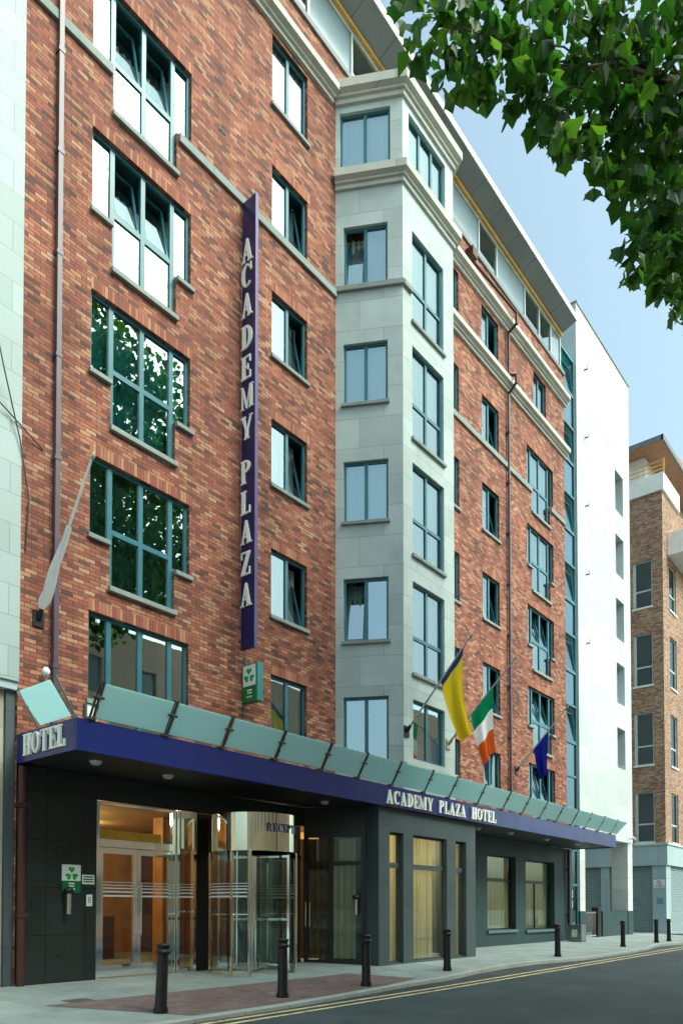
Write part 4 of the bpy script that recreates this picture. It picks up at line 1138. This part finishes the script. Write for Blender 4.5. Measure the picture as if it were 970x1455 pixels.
# ground level: two clad piers, dark base, low wall
def pier(x0, x1, y0, y1):
    mb = MB(); mb.box(x0, x1, y0, y1, 1.18, WZ0 - .002); p = mb.build('pier', 'tile', wb, R)
    mb = MB(); mb.box(x0 - .01, x1 + .01, y0 - .01, y1 + .01, -.15, 1.178); mb.build('pier_base', 'teal_stone', p)
pier(31.36, 31.95, .2, .85); pier(37.55, 38.24, .2, 1.0)
mb = MB(); mb.box(34.1, 37.54, .22, .5, -.15, 1.17); mb.build('low_wall', 'teal_stone', wb, R)
# chrome gate, post
gt = empty('steel_gate', (32.0, .25, 0), 'polished steel barred gate between white pier and dark low wall', 'gate')
R2 = rel(gt)
mb = MB(); mb.box(32.0, 33.4, .25, .31, .05, .11); mb.box(32.0, 33.4, .25, .31, 1.08, 1.15); mb.build('rail', 'chrome', gt, R2)
mb = MB()
for k in range(8): mb.tube((32.1 + .17 * k, .28, .11), (32.1 + .17 * k, .28, 1.08), .018, seg=8)
mb.build('bars', 'chrome', gt, R2)
mb = MB(); mb.box(33.45, 33.85, .2, .5, -.1, 1.35); mb.build('gate_post', 'black', gt, R2, bevel=.02)
cab = empty('utility_cabinet', (28.6, -.55, -.03), 'small grey steel utility cabinet at the hotel corner with a paper sticker', 'cabinet')
mb = MB(); mb.box(0, .55, -.35, .2, 0, .68); mb.build('case', 'steel', cab, bevel=.012)
mb = MB(); mb.box(.03, .52, -.362, -.3505, .04, .64); mb.build('door', 'lead', cab); mb = MB(); mb.box(-.012, -.0005, -.2, .02, .2, .5); mb.build('sticker', 'paper', cab)

# ================================================================== FAR BRICK BUILDING
fb = empty('corner_building', (44, .2, 0), 'brown brick corner building with balconies beyond the white block', 'building')
R = rel(fb)
FX, FY = 44.0, .2
# face looking at us runs along -Y direction: local x = decreasing y
FM = Matrix.Translation((FX, 14, 0)) @ Matrix.Rotation(rad(-90), 4, 'Z')   # local x -> -Y, local y -> +X (inwards)
FL_ = 14 - FY
fw = []
for k in range(4):
    zb = 17.16 - 4.55 * k; 
for (z0, z1) in ((18.7, 21.4), (14.15, 17.15), (9.55, 12.57), (5.1, 7.98)):
    fw.append((14 - 1.88, 14 - .80, z0, z1)); fw.append((14 - 5.2, 14 - 3.6, z0, z1))
mb = MB(); wall_holes(mb, 0, FL_, 4.9, 25.2, fw, .14); mb.build('brick_wall', 'far_brick', fb, R @ FM)
fw2 = [(1.2, 2.6, z0, z1) for z0, z1 in ((18.7, 21.4), (14.15, 17.15), (9.55, 12.57), (5.1, 7.98))] + [(5, 6.4, z0, z1) for z0, z1 in ((18.7, 21.4), (14.15, 17.15), (9.55, 12.57), (5.1, 7.98))]
FM2 = Matrix.Translation((FX, FY, 0))
mb = MB(); wall_holes(mb, 0, 24, 4.9, 25.2, fw2, .14); mb.build('brick_wall', 'far_brick', fb, R @ FM2)
def far_window(h, mm):
    a, b, c, d = h; mb = MB(); zz = c + (d - c) * .36
    bars(mb, [a, b], [c, zz, d], .08, .15); mb.box(a, a + .16, .07, .16, c, d)
    w = mb.build('window', 'white_frame', fb, R @ mm)
    mb = MB(); mb.box(a, b, .11, .12, c, d); mb.build('pane', 'far_glass', w)
    mb = MB(); mb.box(a - .1, b + .1, .5, .52, c - .1, d + .1); mb.build('blind', 'soffit_dark', w)  # near-black sheet added as the room's darkness behind the glass
    mb = MB(); mb.box(a - .05, b + .05, -.06, .06, c - .1, c - .003); mb.build('sill', 'far_stone', w)
for h in fw: far_window(h, FM)
for h in fw2: far_window(h, FM2)
mb = MB(); mb.box(FX - .10, FX + 24, FY - .10, 14, 3.75, 4.898); mb.build('shop_fascia', 'fascia_grey', fb, R)
mb = MB(); mb.box(FX - .16, FX + 24, FY - .16, 14, 4.90, 5.0); mb.build('fascia_trim', 'white_frame', fb, R)
for q in ((FX, FX + .9, FY, FY + .75), (FX, FX + .9, 3.4, 3.9), (FX, FX + .9, 8, 8.6), (FX + 6, FX + 7, FY, FY + .6), (FX + 14, FX + 15, FY, FY + .6)):
    mb = MB(); mb.box(*q, -.2, 3.748); mb.build('shop_pier', 'fascia_grey', fb, R)
mb = MB()
def slats(p0, p1, z0, z1):
    d = (Vector(p1) - Vector(p0)); L = d.length; d.normalize(); nn = Vector((d.y, -d.x))
    k = 0
    while z0 + k * .1 < z1:
        z = z0 + k * .1
        a, b = Vector(p0), Vector(p1); o = nn * .03
        mb.face([(a.x, a.y, z), (b.x, b.y, z), (b.x + o.x, b.y + o.y, z + .03), (a.x + o.x, a.y + o.y, z + .03)]); mb.face([(a.x + o.x, a.y + o.y, z + .03), (b.x + o.x, b.y + o.y, z + .03), (b.x, b.y, z + .1), (a.x, a.y, z + .1)]); k += 1
slats((FX + .12, 3.4), (FX + .12, .95), -.1, 3.74); slats((FX + .12, 8), (FX + .12, 3.9), -.1, 3.74); slats((FX + .9, FY + .1), (FX + 6, FY + .1), -.1, 3.74); slats((FX + 7, FY + .1), (FX + 14, FY + .1), -.1, 3.74)
mb.build('roller_shutter', 'shutter', fb, R)
mb = MB(); mb.box(FX + .9, FX + 22, 1.2, 13.5, -.2, 25.1); mb.build('core', 'dark_room', fb, R)
# parapet, set-back top storey, balcony
mb = MB(); mb.box(FX - .12, FX + .3, FY - .12, 14, 25.2, 26.2); mb.box(FX + .3, FX + 3.2, FY - .12, FY + .3, 25.2, 26.2); mb.build('parapet', 'far_stone', fb, R)
mb = MB(); mb.box(FX + 1.6, FX + 20, 1.6, 13, 25.2, 28.4); mb.build('penthouse', 'far_stone', fb, R)
mb = MB(); mb.prism([(FX + .4, 28.4), (FX + 21, 28.4), (FX + 21, 28.75), (FX + 12, 30.0), (FX + .4, 28.62)], lambda x, z: (x, .3, z), lambda x, z: (x, 14, z)); mb.build('roof', 'roof_tile', fb, R)
mb = MB(); mb.box(FX + .34, FX + .398, .2, 14, 28.36, 28.66); mb.box(FX + .34, FX + 21, .18, .298, 28.36, 28.66); mb.build('gutter', 'lead', fb, R)
mb = MB()
for z in (26.4, 26.65, 26.9): mb.box(FX - .06, FX - .02, 0, 14, z, z + .05)
for y in (0.05, 3, 6, 9): mb.box(FX - .08, FX - .0, y, y + .06, 26.2, 27.0)
mb.build('railing', 'ochre', fb, R)
mb = MB(); mb.box(FX + 1.0, FX + 5.6, FY - 1.1, FY - .002, 21.9, 23.1); mb.box(FX + .9, FX + 5.7, FY - 1.2, FY - .004, 21.75, 21.898); mb.build('balcony', 'far_stone', fb, R)
mb = MB(); mb.box(FX + 1.0, FX + 5.6, FY - 1.08, FY - 1.04, 23.75, 23.8)
for k in range(12): mb.box(FX + 1.05 + .4 * k, FX + 1.08 + .4 * k, FY - 1.075, FY - 1.045, 23.1, 23.75)
mb.build('balcony_railing', 'black', fb, R)
ns = empty('parking_sign', (FX - .012, .5, 2.75), 'white no parking sign on the grey pier of the corner shop', 'sign')
ns.location = (FX - .002, .9, 2.45)
mb = MB(); mb.box(-.02, 0, -.62, 0, 0, .48); mb.build('board', 'white', ns)
mb = MB(); fn = lambda u, v, d: (-.021 - .004 * d, -.31 - u, .31 + v)
for p in ring(0, 0, .13, .13, .10, .10, 0, 360, 24): mb.prism(p, lambda u, v: fn(u, v, 1), lambda u, v: fn(u, v, 0))
mb.prism([(-.08, .05), (-.06, .075), (.08, -.05), (.06, -.075)][::-1], lambda u, v: fn(u, v, 2), lambda u, v: fn(u, v, 1.1)); mb.build('symbol', plain('sign_red', (.55, .03, .03), .4), ns)
mb = MB(); add_text(mb, 'NO', lambda a, b, d: (-.021 - .003 * d, -.06 - a, .06 + b), .085, .12); mb.build('lettering', 'black', ns)
mb = MB(); add_text(mb, 'PARKING', lambda a, b, d: (-.021 - .003 * d, -.22 - a, .06 + b), .085, .34); mb.build('lettering', 'black', ns)
pn = empty('wall_notice', (FX - .002, .72, 1.55), 'small faded blue notice on the grey pier below the no parking sign', 'notice')
mb = MB(); mb.box(-.012, 0, -.34, 0, 0, .36); mb.build('board', 'notice_blue', pn); mb = MB(); mb.box(-.0145, -.0122, -.31, -.03, .09, .29); mb.build('print', 'pent_blue', pn)
cc = empty('security_camera', (37.7, .18, 4.75), 'small grey security camera on the white wall corner above the canopy end', 'camera')
mb = MB(); mb.tube((0, 0, 0), (0, -.25, .02), .02, seg=8); mb.build('arm', 'lead', cc)
mb = MB(); mb.tube((-.18, -.26, .08), (.16, -.26, -.03), .05, seg=12); mb.build('body', 'white', cc)

# ================================================================== LEFT NEIGHBOUR
nb = empty('cladding_building', (6.19, -.05, 0), 'pale panel clad building overhanging a beige tiled ground floor, at the left edge', 'building')
R = rel(nb)
mb = MB(); mb.box(-14, 6.195, -.06, 9, 5.12, 26); mb.build('clad_wall', 'panel', nb, R)
mb = MB(); mb.box(-14, 6.19, -.02, 9, 4.98, 5.118); mb.build('soffit_edge', 'fascia_grey', nb, R)
mb = MB(); mb.box(-14, 6.03, .12, 9, -.2, 4.978); mb.build('tiled_wall', 'beige_tile', nb, R)
mb = MB(); mb.box(6.035, 6.19, .06, 1.0, -.2, 4.978); mb.build('pilaster', 'grey_stone', nb, R)

# ================================================================== GROUND
def zp(y): return .04 * min(0, y)
kerb = [(-25, -4.4), (6, -4.36), (8.3, -4.33), (10, -4.2), (12, -4.0), (13.5, -3.92), (14.5, -3.78), (15.5, -3.6), (17, -3.46), (18.8, -3.42), (20, -3.6), (21.2, -3.8), (24, -3.8), (26, -3.76), (28, -3.62), (29.5, -3.35), (31, -3.15), (32.2, -3.3), (33.5, -3.55), (36, -3.6), (38.5, -3.2), (40, -2.2), (40.4, 0)]
def kp(path, o):
    out = []
    for i, p in enumerate(path):
        a = Vector(path[max(0, i - 1)]); b = Vector(path[min(len(path) - 1, i + 1)]); d = (b - a).normalized()
        out.append((p[0] - d.y * o, p[1] + d.x * o))
    return out
kin = kp(kerb, .16)
RZ = -.22
mb = MB(); P = []
for (x, y), (kx, ky) in zip(kin, kin):
    pass
n = len(kin)
rows = []
for (x, y) in kin:
    r = []
    for k in range(9):
        yy = y + (1.2 - y) * k / 8 if y < .4 else y + k * .5
        r.append((x, yy, zp(yy)))
    rows.append(r)
for a, b in zip(rows, rows[1:]):
    for k in range(8): mb.face([a[k], b[k], b[k + 1], a[k + 1]])
mb.face([(-25, 1.2, -.001), (40, 1.2, -.001), (40, 12, -.001), (-25, 12, -.001)])
tag(mb.build('pavement', 'pavement'), kind='structure')
mb = MB()
for i in range(n - 1):
    a, b, c, d = kerb[i], kerb[i + 1], kin[i + 1], kin[i]
    za, zb, zc, zd = (zp(q[1]) + .004 for q in (a, b, c, d))
    mb.face([(*a, za), (*b, zb), (*c, zc), (*d, zd)]); mb.face([(*a, RZ - .1), (*b, RZ - .1), (*b, zb), (*a, za)])
tag(mb.build('kerb', 'kerb'), kind='structure')
mb = MB(); mb.face([(-80, -10.6, RZ), (160, -10.6, RZ), (160, 1.0, RZ), (-80, 1.0, RZ)]); mb.face([(38, 1.0, RZ), (44.4, 1.0, RZ), (44.4, 60, RZ), (38, 60, RZ)])
tag(mb.build('road', 'asphalt'), kind='structure')
mb = MB(); mb.box(43.2, 120, -1.4, 1.0, RZ - .1, -.08); mb.box(43.2, 43.98, 1.0, 50, RZ - .1, -.08); tag(mb.build('far_pavement', 'pavement'), kind='structure')
mb = MB(); mb.box(-80, 160, -17, -10.6, RZ - .1, RZ + .12); tag(mb.build('near_pavement', 'pavement'), kind='structure')
mb = MB(); mb.face([(-600, -600, -.36), (600, -600, -.36), (600, 600, -.36), (-600, 600, -.36)]); tag(mb.build('ground', 'earth'), kind='structure')
mb = MB()
def yline(pts, w):
    for a, b in zip(pts, pts[1:]): mb.face([(a[0], a[1] - w, RZ + .004), (b[0], b[1] - w, RZ + .004), (b[0], b[1], RZ + .004), (a[0], a[1], RZ + .004)])
y1 = [(-20, -4.52), (6.5, -4.47), (12.0, -4.46), (14.3, -4.40), (31.6, -3.90), (38, -3.8)]
yline(y1, .09); yline([(x, y - .26) for x, y in y1[:3]] + [(14.0, -4.68), (31, -4.30), (38, -4.25)], .09)
tag(mb.build('yellow_lines', 'line'), kind='structure')
mb = MB()
bp = [(5.55, -2.15), (12.4, -2.2), (12.9, -3.6), (11.5, -3.85), (9.8, -4.0), (8, -4.1), (6.6, -4.1)]
mb.face([(x, y, zp(y) + .005) for x, y in reversed(bp)][::-1])
tag(mb.build('brick_paving', 'brickpave'), kind='structure')
def cover(name, x, y, w, d, label):
    r = empty(name, (x, y, zp(y)), label, 'manhole cover'); mb = MB(); mb.box(-w / 2, w / 2, -d / 2, d / 2, .0, .012); mb.build('frame', 'lead', r, Matrix.Rotation(rad(2.3), 4, 'X'))
    mb = MB(); mb.box(-w / 2 + .03, w / 2 - .03, -d / 2 + .03, d / 2 - .03, .012, .017); mb.build('plate', 'cover' if w < .5 else 'brickpave', r, Matrix.Rotation(rad(2.3), 4, 'X'))
cover('manhole_cover', 6.15, -2.05, .4, .3, 'small iron cover set in the pale pavement left of the brick paving')
cover('manhole_cover', 6.75, -3.1, .75, .7, 'square paved cover behind the nearest bollard in the brick paving')

# bollards
def bollard_proto():
    r = bpy.data.objects.new('bollard', None); COL.objects.link(r)
    mb = MB(); mb.lathe([(.105, 0), (.105, .05), (.085, .10), (.078, .78), (.074, .80)], seg=16); mb.build('shaft', 'bollard', r)
    mb = MB(); mb.lathe([(.078, .80), (.105, .825), (.108, .85), (.085, .87), (.085, .90), (.10, .925), (.095, .95), (.05, .965), (0, .97)], seg=16); mb.build('cap', 'bollard', r)
    return r
proto = bollard_proto()
bl_spots = [(6.42, -3.65, 'scuffed black bollard in front of the glass double doors, nearest of the row'), (8.79, -3.71, 'black bollard in front of the revolving door'),
            (11.04, -3.70, 'black bollard in front of the curtained corner left of the stone block'), (14.75, -3.20, 'black bollard in front of the stone block windows'),
            (21.07, -3.15, 'black bollard in front of the two dining windows in the dark wall'), (27.73, -2.82, 'black bollard in front of the dark low wall of the white building'),
            (31.95, -2.76, 'black bollard before the far roller shutter, left of the last two'), (33.68, -2.77, 'last black bollard, before the no parking sign')]
for i, (x, y, lab) in enumerate(bl_spots):
    o = proto if i == 0 else proto.copy()
    if i:
        COL.objects.link(o)
        for ch in proto.children:
            c = ch.copy(); COL.objects.link(c); c.parent = o
    o.location = (x, y, zp(y)); tag(o, lab, 'bollard', 'black bollards along the kerb')
proto.rotation_euler = (0, rad(2.5), 0)

# ================================================================== OPPOSITE SIDE (seen in the window reflections)
ob = empty('opposite_building', (20, -18, 0), 'peach building across the street, seen mirrored in the lowest windows', 'building')
R = rel(ob)
oh = [(x, x + 1.1, z, z + 1.7) for x in range(-12, 46, 3) for z in (1.0, 4.6, 7.8, 11.0)]
OM = Matrix.Translation((46, -17.2, 0)) @ Matrix.Rotation(PI, 4, 'Z')
mb = MB(); wall_holes(mb, 0, 64, -.2, 14.2, [(46 - b, 46 - a, c, d) for a, b, c, d in oh], .2); mb.face([(0, 0, 14.2), (64, 0, 14.2), (64, 9, 14.2), (0, 9, 14.2)]); mb.face([(0, 9, -.2), (0, 0, -.2), (0, 0, 14.2), (0, 9, 14.2)]); mb.face([(64, 0, -.2), (64, 9, -.2), (64, 9, 14.2), (64, 0, 14.2)])
mb.build('wall', 'peach', ob, R @ OM)
mb = MB(); mb.box(0, 64, .2, .22, -.2, 14.2); mb.build('glazing', 'pent_blue', ob, R @ OM)

# ================================================================== PLANE TREE
tr = empty('plane_tree', (14.5, -12.6, RZ + .12), 'leafy green plane tree overhanging the street from the upper right', 'tree')
R = rel(tr)
rng = random.Random(11)
wood = MB()
def limb(p0, p1, r0, r1, n=5, wob=.12):
    p0, p1 = Vector(p0), Vector(p1); prev = p0; L = (p1 - p0).length
    for k in range(1, n + 1):
        t = k / n; q = p0.lerp(p1, t) + Vector((rng.uniform(-1, 1), rng.uniform(-1, 1), rng.uniform(-1, 1))) * wob * L / n * (t < 1)
        wood.tube(prev, q, r0 + (r1 - r0) * (k - 1) / n, r0 + (r1 - r0) * t, 9, 0, True); prev = q
base = Vector((14.5, -12.6, RZ + .12))
top = Vector((14.2, -12.3, 8.0))
limb(base, top, .34, .26, 6, .05)
limb(top, (14.0, -12.0, 16.5), .24, .06, 7)
# clumps: (centre, radius)
near = [(5.41, -8.63, 9.24, 0.34), (5.78, -8.77, 9.35, 0.42), (5.65, -8.63, 9.86, 0.5), (6.23, -9.04, 10.05, 0.6), (6.25, -9.03, 9.45, 0.45), (6.46, -9.28, 9.25, 0.5), (6.76, -9.37, 10.03, 0.6), (7.12, -9.65, 9.8, 0.65), (7.0, -9.48, 9.25, 0.5), (7.53, -9.99, 10.06, 0.7), (7.46, -9.87, 9.29, 0.6), (7.88, -10.1, 9.72, 0.7), (7.43, -9.67, 8.97, 0.42), (7.7, -10.0, 8.83, 0.5), (8.07, -10.31, 9.14, 0.7), (6.42, -9.23, 8.89, 0.28), (5.66, -8.77, 8.91, 0.2), (5.95, -8.96, 8.96, 0.2), (6.56, -9.37, 8.56, 0.16), (6.82, -9.54, 8.63, 0.2), (7.05, -9.66, 8.46, 0.18), (7.45, -9.83, 8.52, 0.25), (7.57, -9.96, 8.17, 0.28), (7.82, -10.13, 8.33, 0.4), (7.55, -9.93, 7.75, 0.24), (7.69, -10.09, 7.71, 0.28), (7.92, -10.23, 7.91, 0.35), (7.74, -10.14, 7.33, 0.15), (7.54, -10.06, 7.42, 0.16), (7.32, -9.8, 7.83, 0.12), (7.34, -9.82, 7.52, 0.1), (8.1, -10.38, 10.29, 0.9), (8.2, -10.39, 7.56, 0.3)]
crown = [(10.6, -10.9, 10.2, 1.6), (12, -10.6, 12, 2.2), (14.5, -10.8, 13, 2.6), (13, -11.2, 15.5, 2.4), (16.5, -11, 14.5, 2.5), (15.5, -11.6, 17.5, 2.2), (13.8, -11.5, 18.6, 1.9), (12.0, -12.0, 10.6, 1.7), (19.0, -11.2, 15.0, 1.6), (16.6, -10.8, 20.2, 2.1), (14.6, -10.6, 21.0, 1.8), (18.4, -11, 18.2, 1.8)]
j1 = Vector((9.6, -10.7, 10.0))
limb(Vector((14.25, -12.25, 8.2)), j1, .15, .06, 6)
for c in crown[1:]: limb(Vector((14.1, -12.1, 8.5 + rng.random() * 5)), c[:3], .11, .03, 5)
j2 = Vector((8.0, -10.2, 9.7)); limb(j1, j2, .055, .035, 4)
for c in near:
    if c[3] > .2:
        s = j2 if c[2] > 8.7 else Vector((8.1, -10.3, 8.9))
        limb(s, c[:3], .018, .005, 4, .2)
limb(j2, (8.1, -10.3, 8.9), .03, .02, 2)
wood.build('trunk', 'bark', tr, R)
LEAF = [(0, 0), (.20, -.09), (.45, -.05), (.42, .14), (.55, .42), (.38, .48), (.24, .66), (0, .96), (-.24, .66), (-.38, .48), (-.55, .42), (-.42, .14), (-.45, -.05), (-.20, -.09)]
def leaves(name, clumps, density, size):
    V = []; F = []
    for (x, y, z, r) in clumps:
        for _ in range(int(density * r * r * (1 + .6 * r)) + 9):
            d = Vector((rng.gauss(0, 1), rng.gauss(0, 1), rng.gauss(0, 1))).normalized() * r * (rng.random() ** .45)
            c = Vector((x, y, z)) + Vector((d.x, d.y, d.z * .9))
            s = size * rng.uniform(.5, 1.25)
            m = Matrix.Rotation(rng.uniform(0, 2 * PI), 4, 'Z') @ Matrix.Rotation(rad(rng.gauss(-60, 30)), 4, 'X') @ Matrix.Rotation(rad(rng.gauss(0, 25)), 4, 'Y')
            i0 = len(V)
            cup = rng.uniform(.05, .45); curl = rng.uniform(-.6, .1)
            for (a, b) in LEAF: V.append(c + m @ Vector((a * s, b * s, -abs(a) * cup * s * 2 + (b - .3) ** 2 * curl * s)))
            F += [[i0 + k for k in range(0, 8)], [i0] + [i0 + k for k in range(7, 14)]]
    me = bpy.data.meshes.new(name); me.from_pydata(V, [], F); me.materials.append(M['leaf'])
    o = bpy.data.objects.new(name, me); COL.objects.link(o); o.parent = tr; o.matrix_basis = R
    return o
leaves('crown', near, 185, .165)
leaves('crown', crown, 135, .24)

# ================================================================== CAMERA, SKY, SUN
cam = bpy.data.cameras.new('camera'); co = bpy.data.objects.new('camera', cam); COL.objects.link(co)
yaw, til, f = rad(39.23), rad(1.48), 1057.0
fh = Vector((cos(yaw), sin(yaw), 0)); Rv = Vector((sin(yaw), -cos(yaw), 0)); Fv = fh * cos(til) + Vector((0, 0, sin(til))); Uv = Rv.cross(Fv)
co.matrix_world = Matrix(((Rv.x, Uv.x, -Fv.x, 0), (Rv.y, Uv.y, -Fv.y, -12.12), (Rv.z, Uv.z, -Fv.z, 1.30), (0, 0, 0, 1)))
cam.sensor_fit = 'HORIZONTAL'; cam.sensor_width = 36; cam.lens = f / 970 * 36
cam.shift_y = (1264 - 727.5) / 970
cam.clip_start = .05; cam.clip_end = 2000
S.camera = co

SUN_EL, SUN_DIR = 50, Vector((.28, -.96))
w = bpy.data.worlds.new('World'); S.world = w; w.use_nodes = True
nt = w.node_tree; bg = nt.nodes['Background']
sky = N(nt, 'ShaderNodeTexSky', sky_type='NISHITA'); sky.sun_disc = False
sky.sun_elevation = rad(SUN_EL); az = math.atan2(SUN_DIR.x, SUN_DIR.y); sky.sun_rotation = az
sky.air_density = 1.0; sky.dust_density = 5.5; sky.ozone_density = .6; sky.altitude = 20
hs = N(nt, 'ShaderNodeHueSaturation'); hs.inputs['Saturation'].default_value = .78; hs.inputs['Value'].default_value = 1.04
nt.links.new(sky.outputs[0], hs.inputs['Color'])
nt.links.new(mix_col(nt, 1.0, hs.outputs[0], (.85, 1.06, .99), 'MULTIPLY'), bg.inputs[0]); bg.inputs[1].default_value = .15
sl = bpy.data.lights.new('sun', 'SUN'); sl.energy = .95; sl.angle = rad(26); sl.color = (1, .93, .84)
so = bpy.data.objects.new('sun', sl); COL.objects.link(so)
sd = Vector((SUN_DIR.x, SUN_DIR.y, 0)).normalized() * cos(rad(SUN_EL)) + Vector((0, 0, sin(rad(SUN_EL))))
so.rotation_euler = sd.to_track_quat('Z', 'Y').to_euler()
S.view_settings.view_transform = 'Standard'; S.view_settings.look = 'None'; S.view_settings.gamma = 1
S.view_settings.exposure = 1.05
S.cycles.max_bounces = 8; S.cycles.transparent_max_bounces = 16
S.cycles.use_denoising = True
